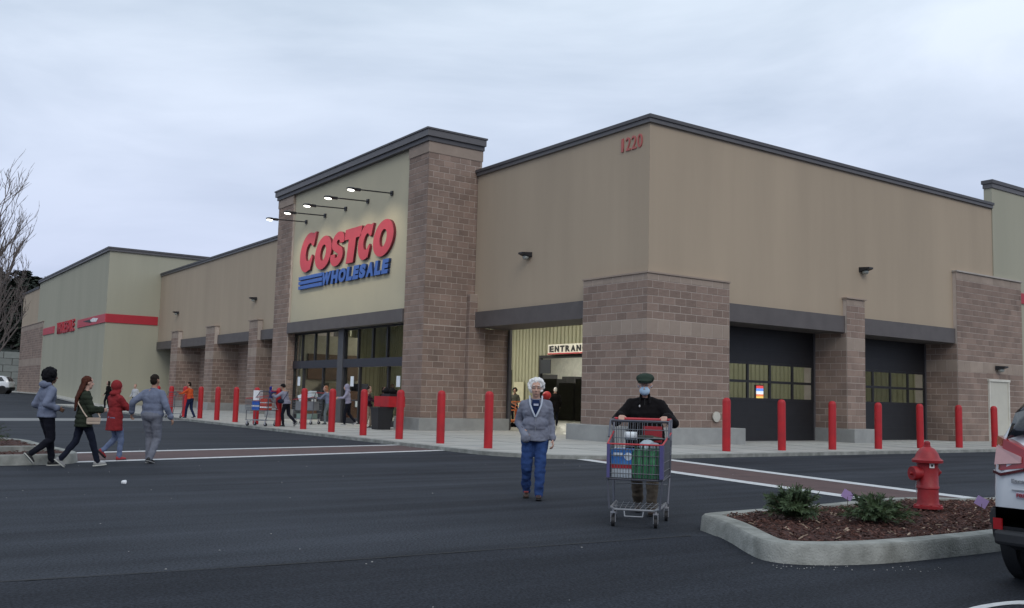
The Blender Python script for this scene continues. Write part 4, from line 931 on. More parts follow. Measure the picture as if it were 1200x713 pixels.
def person(loc, rz, H, label, feet, hands, skin='fair', top=None, topm=None, botm=None, shoem=None, solem=None, hair=None, hairm=None, lean=0, wid=1.0, vox=.012,
           hood=None, coat=0, belly=0, headyaw=0, headtilt=0, group=None, twist=0, ridges=0, legw=1.0, sleeve=1.0, extras=None, crouch=.0, hair_style=None, wrinkle=.007):
    s = H/1.75; p = empty('person', loc, label, 'person', group, rz, local=True)
    sk = mat('skin_'+skin, SKINS[skin], .55, var=.06)
    pz = .93*s-crouch
    PV = V((0, 0, pz)); up = V((math.sin(lean), 0, math.cos(lean)))
    CH_ = PV+up*.34*s; NK = PV+up*.535*s; hd = V((math.sin(lean*.4+headtilt), 0, math.cos(lean*.4+headtilt)))
    HD = NK+V((.025*s, 0, 0))+hd*.15*s; hs = 1.07
    RH = M.Rotation(headyaw, 3, 'Z') @ M.Rotation(headtilt+lean*.3, 3, 'Y')
    def hp(x, y, z): return HD+RH @ (V((x, y, z))*s*hs)
    tw = M.Rotation(twist, 3, 'Z'); sh = []; el = []; wr = []; kn = []; an = []
    for i, sg_ in enumerate((1, -1)):
        S = NK-up*.105*s+tw @ V((-.01, .168*sg_*s*min(1.06, wid), 0)); sh.append(S)
        t = V(hands[i][:3]); hint = V(hands[i][3]) if len(hands[i]) > 3 else V((-.8, .35*sg_, -.3))
        e, t2 = ik(S, t, .285*s, .255*s, hint); el.append(e); wr.append(t2)
        hipj = PV+V((0, .09*sg_*s, -.02*s)); f = feet[i]; a = V((f[0], f[1], .085*s+f[2]))
        k, a2 = ik(hipj, a, .43*s, .415*s, (1, .1*sg_, 0)); kn.append(k); an.append(a2)
    hips = [PV+V((0, .09*sg_*s, -.02*s)) for sg_ in (1, -1)]
    # ---- body: one continuous surface
    b = MB(); n = 12
    b.ell(CH_+up*.03*s, (.105*s, .155*s, .19*s), None, n); b.ell(PV+up*.1*s, (.10*s, .14*s, .17*s), None, n); b.ell(PV, (.11*s, .155*s, .11*s), None, n)
    b.cap(NK-up*.06*s, HD-hd*.04*s, .062*s, .052*s, n)
    b.ell(hp(-.008, 0, .025), (.104*s, .082*s, .104*s), RH, 16); b.ell(hp(.028, 0, -.045), (.071*s, .062*s, .08*s), RH, 14); b.ell(hp(.062, 0, -.098), .024*s, None, 8)
    b.cap(hp(.086, 0, .012), hp(.112, 0, -.026), .010*s, .015*s, 8); b.ell(hp(.098, 0, -.034), (.014*s, .021*s, .010*s), RH, 8)
    b.ell(hp(.086, 0, -.062), (.014*s, .026*s, .007*s), RH, 8); b.ell(hp(.085, 0, -.073), (.014*s, .022*s, .008*s), RH, 8)
    b.ell(hp(.078, 0, .042), (.018*s, .052*s, .012*s), RH, 8)
    for q in (1, -1):
        b.ell(hp(-.002, .078*q, -.008), (.019*s, .011*s, .032*s), RH, 8); b.ell(hp(.062, .038*q, -.028), (.026*s, .024*s, .02*s), RH, 8)
    for i, sg_ in enumerate((1, -1)):
        b.cap(sh[i], el[i], .05*s, .038*s, 10); b.cap(el[i], wr[i], .038*s, .026*s, 10); b.cap(sh[i], CH_+up*.12*s, .055*s, .07*s, 10)
        b.cap(hips[i], kn[i], .082*s, .055*s, 10); b.cap(kn[i], an[i], .055*s, .036*s, 10)
        # hand: palm, four bent fingers and a thumb
        d = (wr[i]-el[i]).normalized(); hc = hands[i][4] if len(hands[i]) > 4 else .5
        if len(hands[i]) > 5: d = V(hands[i][5]).normalized()
        side = V((0, sg_, 0)); side = (side-d*side.dot(d)).normalized(); acr = d.cross(side)*1.0   # across the palm
        acr = acr if acr.x > 0 or abs(acr.x) < .2 else -acr
        inw = -side
        if len(hands[i]) > 6: inw = V(hands[i][6]); inw = (inw-d*inw.dot(d)).normalized(); acr = d.cross(inw); acr = -acr if acr.y*sg_ > 0 else acr
        b.loft([[wr[i]+d*u*s+(acr*ca*wd+inw*sa*.015)*s for ca, sa in ((1, 0), (.7, .8), (-.7, .8), (-1, 0), (-.7, -.8), (.7, -.8))] for u, wd in ((-.01, .024), (.03, .034), (.075, .041), (.092, .038))])
        for f_, ln in zip((-1.5, -.5, .5, 1.5), (.062, .074, .08, .07)):
            r0 = wr[i]+(d*.085+acr*f_*.0205)*s; c1 = hc*.9; d1 = (d*math.cos(c1)+inw*math.sin(c1)).normalized(); c2_ = hc*2.1; d2 = (d*math.cos(c2_)+inw*math.sin(c2_)).normalized(); c3 = hc*3; d3 = (d*math.cos(c3)+inw*math.sin(c3)).normalized()
            k1 = r0+d1*ln*.5*s; k2 = k1+d2*ln*.32*s; b.cap(r0, k1, .0095*s, .009*s, 7); b.cap(k1, k2, .009*s, .0082*s, 7); b.cap(k2, k2+d3*ln*.25*s, .0082*s, .0075*s, 7)
        t0 = wr[i]+(d*.03+acr*.03)*s; t1 = t0+(d*.5+acr*.6+inw*.35).normalized()*.038*s; b.cap(t0, t1, .013*s, .011*s, 7); b.cap(t1, t1+(d*.85+acr*.1+inw*.4).normalized()*.03*s, .011*s, .009*s, 7)
    remesh('body', b, max(.0065, vox*.72), sk, p)
    for q in (1, -1):
        e_ = MB().ell(hp(.080, .031*q, .014), (.010*s, .013*s, .008*s), RH, 8); eo = build(e_, 'eye', mat('eye_white', (.55, .53, .5), .3), p, smooth=True)
        build(MB().ell(hp(.0885, .031*q, .014), (.003*s, .006*s, .006*s), RH, 8), 'iris', mat('iris_dark', (.03, .02, .015), .2), eo, smooth=True)
        if vox < .012: build(MB().ell(hp(.089, .033*q, .04), (.006*s, .02*s, .004*s), RH, 8), 'eyebrow', hairm or BLACK, p, smooth=True)
    if vox < .012: build(MB().ell(hp(.094, 0, -.0665), (.008*s, .022*s, .0035*s), RH, 8), 'mouth', mat('lip', (.25, .09, .08), .6), p, smooth=True)
    # ---- trousers
    t = MB(); t.ell(PV+V((-.012, 0, 0)), (.125*s*legw, .172*s*wid, .13*s), None, 14); t.ell(PV+up*.08*s, (.115*s, .155*s*wid, .09*s), None, 14)
    for i in range(2):
        t.cap(hips[i], kn[i], .098*s*legw, .068*s*legw, 12); t.cap(kn[i], an[i]+(kn[i]-an[i]).normalized()*-.0*s, .068*s*legw, .052*s*legw, 12)
        t.ell(an[i]+V((.0, 0, .01*s)), (.058*s*legw, .055*s*legw, .035*s), None, 10)
    remesh('trousers', t, vox, botm, p, wr=wrinkle*1.3, fr=8)
    # ---- shoes
    for i in range(2):
        f = feet[i]; pitch = f[3] if len(f) > 3 else 0; yaw = f[4] if len(f) > 4 else 0
        R = M.Rotation(yaw, 3, 'Z') @ M.Rotation(pitch, 3, 'Y'); a = an[i]
        m_ = MB(); so2 = MB()
        def q_(x, y, z): return a+R @ (V((x, y, z))*s)
        m_.ell(q_(-.03, 0, -.035), (.048*s, .037*s, .05*s), R, 10); m_.ell(q_(.05, 0, -.047), (.095*s, .042*s, .036*s), R, 12); m_.ell(q_(.115, 0, -.052), (.055*s, .044*s, .030*s), R, 10); m_.ell(q_(0, 0, 0), (.048*s, .042*s, .05*s), R, 10)
        sh_ = remesh('shoe', m_, vox*.8, shoem, p)
        pts = [(-.08, .022), (-.082, -.022), (-.04, -.036), (.06, -.046), (.13, -.045), (.17, -.02), (.172, .012), (.14, .042), (.06, .044), (-.04, .036)]
        so2.loft([[q_(x, y, z) for x, y in pts] for z in (-.085, -.068)]); build(so2, 'sole', solem or WHITE, sh_, smooth='auto')
    # ---- top garment
    g = MB(); W_ = wid
    g.ell(CH_-up*.01*s+V((belly*.3, 0, 0)), ((.13+belly*.4)*s, .178*s*W_, .20*s), None, 14); g.ell(PV+up*.16*s+V((belly*.5, 0, 0)), ((.125+belly)*s, .172*s*W_, .17*s), None, 14)
    g.ell(PV+up*(.03)*s, ((.135+belly*.6)*s, .185*s*W_, (.11)*s), None, 14)
    if coat:
        zt, zb_ = PV.z+.12*s, coat; rg = []
        for k in range(5):
            u = k/4; zz = zt+(zb_-zt)*u; rx_ = (.135+belly*.7+.02*u)*s; ry_ = (.178+.012*u)*s*W_; rg.append([V((rx_*math.cos(a_*PI/8), ry_*math.sin(a_*PI/8), zz)) for a_ in range(16)])
        g.loft(rg)
    g.cap(CH_+up*.11*s, NK-up*.02*s, .10*s, .060*s, 12)
    for i, sg_ in enumerate((1, -1)):
        q1 = (sleeve-1)*.55+1; g.cap(sh[i], el[i], .062*s*q1, .051*s*q1, 12); g.cap(NK-up*.045*s+V((-.01, .055*s*sg_, 0)), sh[i], .05*s, .058*s*q1, 12); g.cap(el[i], wr[i].lerp(el[i], .06), .051*s*q1, .038*s*q1, 12); g.cap(sh[i]-up*.03*s, CH_+up*.08*s, .062*s*q1, .10*s, 12)
        g.ell(wr[i].lerp(el[i], .2), .044*s*sleeve, None, 10)
    # hem and cuffs
    remesh('jacket' if top is None else top, g, vox, topm, p, wr=wrinkle, fr=9, ridges=ridges)
    cm = MB()
    for k in range(14):
        a = 2*PI*k/14; a2 = 2*PI*(k+1)/14; c_ = NK-up*.012*s; cm.cap(c_+V((.066*s*math.cos(a)+.01, .068*s*math.sin(a), -.012*math.cos(a))), c_+V((.066*s*math.cos(a2)+.01, .068*s*math.sin(a2), -.012*math.cos(a2))), .017*s, .017*s, 6)
    remesh('collar', cm, vox*.9, topm, p)
    if hood == 'down':
        remesh('hood', MB().ell(NK+V((-.095*s, 0, .005)), (.07*s, .12*s, .075*s), M.Rotation(-.5, 3, 'Y'), 12).ell(NK+V((-.04*s, .085*s, .01)), (.06*s, .035*s, .04*s), None, 8).ell(NK+V((-.04*s, -.085*s, .01)), (.06*s, .035*s, .04*s), None, 8), vox, topm, p, wr=wrinkle)
    if hood == 'up':
        remesh('hood', MB().ell(hp(-.03, 0, .02), (.122*s, .108*s, .135*s), RH, 16).ell(hp(-.02, 0, -.09), (.10*s, .10*s, .08*s), RH, 12).ell(NK+V((-.04*s, 0, .0)), (.11*s, .12*s, .07*s), None, 12), vox, topm, p, wr=wrinkle)
    if hair:
        h = MB(); r2 = random.Random(len(label))
        if hair == 'short':
            h.ell(hp(-.018, 0, .045), (.098*s, .083*s, .092*s), RH, 14); h.ell(hp(-.05, 0, -.005), (.062*s, .074*s, .075*s), RH, 12)
        if hair in ('curly', 'afro', 'bob'):
            big = {'curly': (.128, .116, .122), 'afro': (.145, .145, .150), 'bob': (.115, .10, .115)}[hair]; off = {'curly': -.028, 'afro': -.02, 'bob': -.03}[hair]
            h.ell(hp(off, 0, .035), tuple(q*.86*s for q in big), RH, 14)
            if hair != 'bob':
                for k in range(170):
                    a = r2.uniform(0, 6.28); z = r2.uniform(-.75, 1); r_ = math.sqrt(1-z*z); dx = math.cos(a)*r_
                    if dx > .42 and z < .55: continue
                    rr_ = .86 if hair == 'curly' else .80; h.ell(hp(off+big[0]*rr_*dx, big[1]*rr_*math.sin(a)*r_, .03+big[2]*rr_*z), r2.uniform(.019, .032)*s, None, 7)
            if hair == 'bob': h.ell(hp(-.045, 0, -.07), (.085*s, .095*s, .10*s), RH, 12)
            if hair == 'afro': h.ell(hp(-.05, 0, -.07), (.085*s, .105*s, .09*s), RH, 12)
        if hair == 'long':
            h.ell(hp(-.018, 0, .03), (.105*s, .09*s, .105*s), RH, 14)
            for k in range(22):
                y = -.085+.17*k/21; q0 = hp(-.05-.02*math.cos(y*14), y, .02); q1 = hp(-.11, y*1.1, -.14); q2 = NK+V((-.15*s, y*1.05*s, -.14*s)); q3 = NK+V((-.165*s+r2.uniform(-.01, .01), y*.95*s, -.30*s-r2.uniform(0, .1)))
                h.cap(q0, q1, .024*s, .022*s, 6); h.cap(q1, q2, .022*s, .02*s, 6); h.cap(q2, q3, .02*s, .009*s, 6)
        remesh('hair', h, vox*.8, hairm, p, wr=.006, fr=26, smooth_it=1 if hair in ('curly', 'afro') else 3)
    if extras: extras(p, dict(s=s, hp=hp, NK=NK, PV=PV, CH=CH_, HD=HD, RH=RH, up=up, sh=sh, el=el, wr=wr, kn=kn, an=an))
    return p
JEAN = cloth('jeans_blue', (.035, .075, .21), (.02, .042, .13), scale=5); DARKJ = cloth('black_trousers', (.010, .011, .018)); NAVYJ = cloth('dark_jeans', (.013, .016, .03))
GREYB = cloth('grey_blue', (.175, .20, .275), (.13, .15, .215)); GREYH = cloth('grey_hoodie', (.22, .235, .29), (.15, .16, .21), scale=6); LTJ = cloth('light_jeans', (.16, .20, .31), (.10, .13, .22))
OLV = cloth('olive_jacket', (.028, .036, .024)); REDC = cloth('red_coat', (.27, .030, .034), (.20, .022, .026)); BLKJ = cloth('black_jacket', (.010, .009, .010), (.007, .006, .007)); TANT = cloth('tan_trousers', (.13, .105, .08), (.085, .07, .055), scale=7)
SHB = mat('shoe_brown', (.035, .018, .012), .6); SHG = mat('shoe_grey', (.25, .25, .25), .7); SHR = mat('shoe_red', (.30, .02, .025), .6); SHK = mat('shoe_black', (.012, .012, .012), .6)
HW = mat('hair_white', (.80, .79, .78), .7, col2=(.58, .57, .56), scale=30); HK = mat('hair_black', (.006, .006, .008), .8, spec=.12); HB = mat('hair_auburn', (.085, .024, .013), .75, col2=(.045, .014, .009), scale=20, spec=.15); HD_ = mat('hair_dark', (.018, .013, .010), .8, spec=.15); HO = mat('hair_ginger', (.28, .11, .05), .7)
# ---- elderly woman walking towards the camera
def ex_woman(p, d):
    s = d['s']; hp = d['hp']; CHp = d['CH']; NKp = d['NK']; PVp = d['PV']
    def strip(name, pts, w, m, dx=.0):
        mb = MB()
        for (a, wa), (b, wb) in zip(pts, pts[1:]):
            a, b = V(a), V(b); mb.add([a-V((0, wa, 0)), a+V((0, wa, 0)), b+V((0, wb, 0)), b-V((0, wb, 0)), a-V((.02, wa, 0)), a+V((-.02, wa, 0)), b+V((-.02, wb, 0)), b-V((.02, wb, 0))], [(0, 1, 2, 3), (7, 6, 5, 4), (0, 4, 5, 1), (1, 5, 6, 2), (2, 6, 7, 3), (3, 7, 4, 0)])
        return build(mb, name, m, p)
    x1 = CHp.x+.158*s
    z0 = NKp.z
    strip('shirt', [((NKp.x+.088, 0, z0-.02), .05), ((NKp.x+.135, 0, z0-.09), .062), ((x1+.012, 0, z0-.17), .038), ((x1+.022, 0, z0-.235), .008)], 0, cloth('navy_shirt', (.012, .022, .07)))
    strip('shirt_print', [((NKp.x+.143, .004, z0-.075), .036), ((NKp.x+.155, .004, z0-.105), .034)], 0, mat('print_pale', (.30, .32, .42), .8))
    LIN = cloth('hood_lining', (.50, .54, .62), (.40, .44, .52))
    for q in (1, -1):
        mb = MB(); pts = [V((NKp.x+.04, q*.088, z0+.03)), V((NKp.x+.10, q*.088, z0-.02)), V((NKp.x+.135, q*.080, z0-.09)), V((x1+.018, q*.045, z0-.18)), V((x1+.028, q*.006, z0-.26))]
        for a, b in zip(pts, pts[1:]): mb.cap(a, b, .016, .014, 8)
        remesh('hood_lining', mb, .008, LIN, p)
    hw_ = d['wr'][1]; hd_ = (hw_-d['el'][1]).normalized(); remesh('pocket', MB().cap(hw_-hd_*.06, hw_+hd_*.13, .052, .058, 12).ell(hw_+hd_*.12+V((0, 0, -.03)), (.06, .07, .07), None, 12), .009, GREYH, p, wr=.006)
    zp = MB().cap((x1+.025, 0, z0-.25), (PVp.x+.185, 0, PVp.z+.06), .005, .005, 6); build(zp, 'zip', GREY, p)
    gl = MB()
    for q in (1, -1):
        for k in range(12):
            a, b = 2*PI*k/12, 2*PI*(k+1)/12; gl.cone(hp(.098, .033*q+.021*math.cos(a), .010+.016*math.sin(a)), hp(.098, .033*q+.021*math.cos(b), .010+.016*math.sin(b)), .0012, .0012, 4, False)
        gl.cone(hp(.098, .054*q, .012), hp(.0, .082*q, .012), .0012, .0012, 4)
    gl.cone(hp(.1, -.012, .012), hp(.1, .012, .012), .0012, .0012, 4); build(gl, 'glasses', BLACK, p)
    build(MB().cap((.135*s, -.155*s, PVp.z+.06), (.10*s, -.20*s, PVp.z+.12), .004, .004, 5), 'pocket_edge', mat('pocket_dark', (.07, .075, .1), .9), p)
    for i in range(2):
        f = d['an'][i]; build(MB().box(f.x+.08, f.x+.10, f.y-.035, f.y+.035, f.z-.03, f.z-.012), 'shoe_trim', mat('trim_red', (.25, .04, .04), .7), p)
person((8.27, 11.1, 0), math.radians(233), 1.70, 'elderly woman with curly white hair, open grey hoodie and blue jeans walking across the asphalt',
       [(.17, .07, .0, -.12), (-.13, -.11, .03, .25)], [(.05, .25, .84, (-1, .1, 0), .45), (.09, -.17, .95, (-1, -.45, -.1), .5)], topm=GREYH, botm=JEAN, shoem=SHB, solem=SHK, hair='curly', hairm=HW, wid=1.13, belly=.05, vox=.009, legw=1.2, sleeve=1.3, coat=.82, extras=ex_woman, headtilt=.08, lean=.03, wrinkle=.011)
# ---- man pushing the big cart
mz = math.radians(222); ML = T2(CL, CA, (-.95, 0, 0))
def ex_man(p, d):
    s = d['s']; hp = d['hp']; NKp = d['NK']; RH = d['RH']
    CAPM = cloth('green_cap', (.032, .048, .036), (.022, .036, .027))
    remesh('flat_cap', MB().ell(hp(-.012, 0, .082), (.132*s, .116*s, .062*s), RH, 16).ell(hp(-.02, 0, .055), (.122*s, .104*s, .045*s), RH, 16).ell(hp(.065, 0, .065), (.08*s, .095*s, .028*s), RH, 14), .008, CAPM, p, wr=.002)
    build(MB().ell(hp(.115, 0, .045), (.05*s, .085*s, .010*s), RH, 14), 'cap_brim', cloth('brim', (.015, .02, .018)), p, smooth=True)
    MK = mat('mask_blue', (.42, .58, .75), .8, var=.05)
    mk = MB().ell(hp(.068, 0, -.055), (.058*s, .066*s, .062*s), RH, 16).ell(hp(.10, 0, -.028), (.024*s, .03*s, .03*s), RH, 10)
    mo = remesh('face_mask', mk, .007, MK, p)
    for q in (1, -1): build(MB().cone(hp(.06, .062*q, -.02), hp(.0, .088*q, .0), .0025, .0025, 5), 'ear_loop', MK, mo)
    build(MB().ell((d['CH'].x+.158*s, -.06, d['CH'].z+.08), (.006, .010, .016), None, 8), 'chest_emblem', mat('emblem_pale', (.6, .6, .6), .6), p)
    build(MB().cap((NKp.x+.085, .0, NKp.z-.03), (d['PV'].x+.15*s, 0, d['PV'].z+.02), .004, .004, 5), 'zip', mat('zip_dark', (.03, .03, .03), .4), p)
    for q in (1, -1): remesh('lapel', MB().cap((NKp.x+.05, .05*q, NKp.z+.035), (NKp.x+.12, .065*q, NKp.z-.08), .018, .014, 8), .008, BLKJ, p)
man = person(tuple(ML), mz, 1.77, 'man in a green flat cap, blue face mask and black jacket pushing the big cart',
       [(.12, .10, .0, -.05), (-.22, -.10, .05, .35)], [(.36, .27, 1.235, (-.7, .75, -.75), .95, (1, -.1, -.15), (0, 0, -1)), (.36, -.27, 1.235, (-.7, -.75, -.75), .95, (1, .1, -.15), (0, 0, -1))],
       topm=BLKJ, botm=TANT, shoem=SHB, solem=SHK, hair='short', hairm=mat('hair_grey', (.25, .24, .23), .7), lean=.16, wid=1.34, vox=.0095, sleeve=1.6, legw=1.2, extras=ex_man, headtilt=.12, coat=.80, wrinkle=.010)
# ---- group of four on the open asphalt
person((3.16, 18.85, 0), math.radians(14), 1.72, 'woman with big black hair, grey blue hoodie and black leggings stepping past the kerb',
       [(.17, .06, 0, 0), (-.26, -.07, .15, .85)], [(.12, .23, 1.00, (-1, .2, -.2)), (.10, -.22, 1.02, (-1, -.2, -.2))], skin='brown', topm=GREYB, botm=DARKJ, shoem=SHK, solem=mat('sole_pale', (.5, .5, .45), .7), hair='afro', hairm=HK, hood='down', wid=1.2, vox=.013, legw=1.05, sleeve=1.5, coat=.86)
def ex_olive(p, d):
    s = d['s']; BAG = mat('bag_cream', (.50, .40, .31), .6)
    b_ = (.10, -.26, .90*s)
    build(MB().box(b_[0]-.11, b_[0]+.11, b_[1]-.045, b_[1]+.045, b_[2]-.07, b_[2]+.05), 'handbag', BAG, p, bevel=.02)
    build(MB().box(b_[0]-.108, b_[0]+.108, b_[1]-.055, b_[1]-.044, b_[2]-.01, b_[2]+.052), 'bag_flap', mat('bag_flap', (.42, .32, .25), .6), p)
    st = MB(); pts = [V((b_[0]-.11, b_[1], b_[2]+.06)), V((-.06, -.215, 1.05*s)), V((-.13, -.10, 1.22*s)), V((-.10, .04, 1.36*s)), V((-.02, .12, 1.42*s)), V((.10, .05, 1.30*s)), V((.17, -.08, 1.12*s)), V((b_[0]+.11, b_[1], b_[2]+.06))]
    st.tube(pts, .011, 6); build(st, 'bag_strap', BAG, p)
person((3.70, 18.45, 0), math.radians(2), 1.62, 'woman with long auburn hair, olive padded jacket and cream cross body bag, in long stride',
       [(-.32, .08, .07, .7), (.26, -.08, .0, -.10)], [(.22, .16, .98, (-.8, .6, -.2)), (.28, -.12, 1.02, (-.8, -.6, -.3))], topm=OLV, botm=NAVYJ, shoem=SHG, solem=mat('sole_pale', (.5, .5, .45)), hair='long', hairm=HB, wid=1.3, vox=.012, coat=.72, ridges=.012, sleeve=1.6, extras=ex_olive, twist=-.15, headyaw=.1)
person((4.58, 20.0, 0), math.radians(16), 1.56, 'person in a long red coat with the hood up, pale jeans and red shoes',
       [(-.17, .07, .12, .75), (.10, -.07, 0, -.05)], [(.27, .05, 1.02, (-.5, 1, -.5)), (.30, -.06, 1.03, (-.5, -1, -.5))], topm=REDC, botm=LTJ, shoem=SHR, solem=SHK, hood='up', wid=1.22, vox=.013, coat=.58, sleeve=1.5, wrinkle=.010)
person((5.06, 19.12, 0), math.radians(46), 1.70, 'man with cropped dark hair in a blue grey sweatshirt and grey sweatpants, seen from behind',
       [(.06, .06, 0, 0), (-.10, -.06, .03, .25)], [(-.02, .42, .94, (-.9, .5, 0)), (.06, -.36, .86, (-.9, -.4, 0))], skin='tan', topm=GREYB, botm=cloth('grey_sweatpants', (.19, .20, .24), (.14, .15, .185)), shoem=SHK, solem=SHG, hair='short', hairm=HD_, wid=1.34, vox=.012, legw=1.22, sleeve=1.45, belly=.02)
# ---- by the far pavement
person((13.6, 61.5, .1), 2.4, 1.72, 'dark haired person in a dark coat standing far behind the red coat, near the wing', [(.1, .08, 0), (-.1, -.08, 0)], [(.1, .25, .9), (.1, -.25, .9)], topm=BLKJ, botm=DARKJ, shoem=SHK, hair='bob', hairm=HD_, vox=.022)
person((14.3, 58.0, .1), 3.9, 1.55, 'person in a pale jacket standing by the far bollards behind the red coat', [(.1, .08, 0), (-.1, -.08, 0)], [(.1, .25, .8), (.1, -.25, .8)], topm=cloth('pale_jacket', (.5, .52, .55)), botm=DARKJ, shoem=SHK, hair='short', hairm=HO, vox=.022)
# orange shirt with a cart
oa = math.radians(130); OL = (13.45, 44.6, .1)
OR = cloth('orange_top', (.62, .10, .03), (.48, .075, .025))
person(OL, oa, 1.68, 'person in a bright orange top and dark blue jeans pushing an empty cart', [(.16, .08, 0), (-.2, -.08, .03, .2)], [(.45, .22, 1.12, (-.5, .8, -.4)), (.45, -.22, 1.12, (-.5, -.8, -.4))], skin='tan', topm=OR, botm=cloth('navy_jeans', (.015, .025, .07)), shoem=SHK, hair='short', hairm=HD_, lean=.15, wid=1.15, vox=.018)
cart(tuple(T2(OL, oa, (1.02, 0, 0))), oa, 'empty shopping cart pushed by the person in orange', full=False)
# carts and shoppers before the tower
sa = math.radians(128); SL = (14.2, 35.0, .1)
def ex_shawl(p, d):
    s = d['s']; remesh('beanie', MB().ell(d['hp'](-.012, 0, .055), (.108*s, .094*s, .085*s), d['RH'], 12).ell(d['hp'](-.03, 0, .01), (.095*s, .092*s, .05*s), d['RH'], 12), .012, cloth('black_beanie', (.012, .012, .014)), p)
    build(MB().ell((.12, .24*s, 1.02*s), (.15, .06, .09), None, 12), 'shoulder_bag', cloth('navy_bag', (.015, .022, .04)), p, smooth=True)
    build(MB().tube([V((.02, .24*s, 1.08*s)), V((-.08, .15, 1.28*s)), V((-.05, -.02, 1.44*s))], .012, 6), 'bag_strap', MATS['cloth_navy_bag'], p)
person(SL, sa, 1.66, 'shopper in black beanie and loose grey lilac top pushing the cart with a child', [(.05, .08, 0), (-.36, -.08, .12, .9)], [(.48, .2, 1.18, (-.5, .8, -.5)), (.48, -.2, 1.18, (-.5, -.8, -.5))], skin='tan', topm=cloth('lilac_grey', (.26, .26, .33), (.2, .2, .26)), botm=DARKJ, shoem=SHK, solem=SHG, lean=.3, wid=1.25, vox=.017, coat=.88, sleeve=1.35, extras=ex_shawl)
C2L = tuple(T2(SL, sa, (1.05, 0, 0)))
cart(C2L, sa, 'loaded shopping cart with a child riding, before the tower glass doors', full=False, sc=1.12)
inbox('blue_tub', 'bright blue wrapped pack low in the cart with the child', 'package', None, [('wrap', MB().box(-.05, .25, -.1, .32, .62, .95), mat('wrap_blue', (.03, .14, .6), .3)), ('band', MB().box(-.055, .255, -.105, .325, .74, .79), LIT)], C2L, sa)
inbox('white_carton', 'white carton standing up in the cart with the child', 'box', None, [('carton', MB().box(.0, .22, -.02, .36, .98, 1.36, M.Rotation(.15, 4, 'Z')), LIT)], C2L, sa)
inbox('red_sack', 'red and white striped sack in the cart with the child', 'sack', None, [('sack', MB().box(-.42, -.12, .0, .34, .60, 1.05), mat('sack_red', (.5, .05, .03), .5)), ('stripe', MB().box(-.425, -.115, -.005, .345, .70, .75).box(-.425, -.115, -.005, .345, .88, .92), LIT)], C2L, sa)
cl_ = T2(C2L, sa, (-.36, 0, .72))
kid = person((cl_.x, cl_.y, cl_.z), sa+PI, .98, 'small child in a royal blue hooded coat sitting in the cart seat', [(.30, .08, -.05, .3), (.30, -.08, -.05, .3)], [(.18, .1, .62), (.18, -.1, .62)], topm=cloth('royal_blue', (.02, .035, .22)), botm=cloth('pale_pants', (.3, .3, .32)), shoem=SHK, hood='up', vox=.014, crouch=.18)
pa = math.radians(128); PL = (17.0, 37.3, .1)
person(PL, pa, 1.66, 'ginger haired shopper in blue grey top bent over a cart outside', [(.1, .08, 0), (-.22, -.08, .05, .5)], [(.45, .2, 1.1, (-.5, .8, -.5)), (.45, -.2, 1.1, (-.5, -.8, -.5))], topm=GREYB, botm=cloth('teal_grey_pants', (.16, .19, .20)), shoem=SHK, hair='bob', hairm=HO, lean=.28, wid=1.1, vox=.018)
C3L = tuple(T2(PL, pa, (1.0, 0, 0)))
cart(C3L, pa, 'grey shopping cart heaped with pale packages, pushed by the ginger haired shopper', full=False, sc=1.1)
inbox('big_package', 'large white and pale blue package tilted on top of the heaped cart', 'package', None, [('wrap', MB().box(-.32, .32, -.25, .27, .0, .26, M.Translation((-.05, 0, 1.05)) @ M.Rotation(.35, 4, 'Y')), mat('wrap_white', (.6, .68, .72), .5)), ('band', MB().box(-.1, .1, -.255, .275, -.005, .265, M.Translation((-.05, 0, 1.05)) @ M.Rotation(.35, 4, 'Y')), mat('wrap_pale_blue', (.2, .4, .55), .5))], C3L, pa)
inbox('grey_crate', 'grey crate in the basket of the heaped cart', 'crate', None, [('crate', MB().box(-.4, .4, -.28, .28, .58, .95), mat('crate_grey', (.22, .23, .25), .6))], C3L, pa)
inbox('lower_crate', 'pale green crate on the lower rack of the heaped cart', 'crate', None, [('crate', MB().box(-.36, .36, -.24, .24, .24, .44), mat('crate_green', (.2, .28, .25), .6))], C3L, pa)
person((17.6, 36.7, .1), math.radians(150), 1.72, 'person in pale lavender hoodie with hood up and black trousers outside', [(.12, .08, 0), (-.3, -.1, .08, .6)], [(.42, .2, 1.12, (-.5, .8, -.4)), (.40, -.2, 1.15, (-.5, -.8, -.4))], topm=cloth('lavender', (.30, .29, .38), (.24, .23, .31)), botm=DARKJ, shoem=SHG, hood='up', lean=.14, wid=1.08, vox=.018)
person((17.2, 34.1, .1), math.radians(-50), 1.6, 'person in a dark plum top and tan trousers standing beside the black bin', [(.08, .08, 0), (-.06, -.08, 0)], [(.25, .14, 1.05, (-.5, 1, -.5)), (.28, -.1, 1.1, (-.5, -1, -.5))], skin='tan', topm=cloth('plum', (.05, .025, .04)), botm=cloth('sand', (.30, .25, .2)), shoem=SHK, hair='short', hairm=HD_, vox=.018)
person((19.3, 38.2, .1), math.radians(-90), 1.7, 'person in a green grey jacket just outside the open sliding door', [(.08, .08, 0), (-.06, -.08, 0)], [(.2, .2, 1.0), (.2, -.2, 1.0)], topm=cloth('moss', (.12, .13, .09)), botm=DARKJ, shoem=SHK, hair='short', hairm=HD_, vox=.022)
person((21.2, 39.6, .1), math.radians(200), 1.84, 'tall person in black inside the doorway of the tower', [(.08, .08, 0), (-.06, -.08, 0)], [(.2, .25, .95), (.2, -.25, .95)], skin='brown', topm=BLKJ, botm=DARKJ, shoem=SHK, hair='short', hairm=HK, vox=.022)
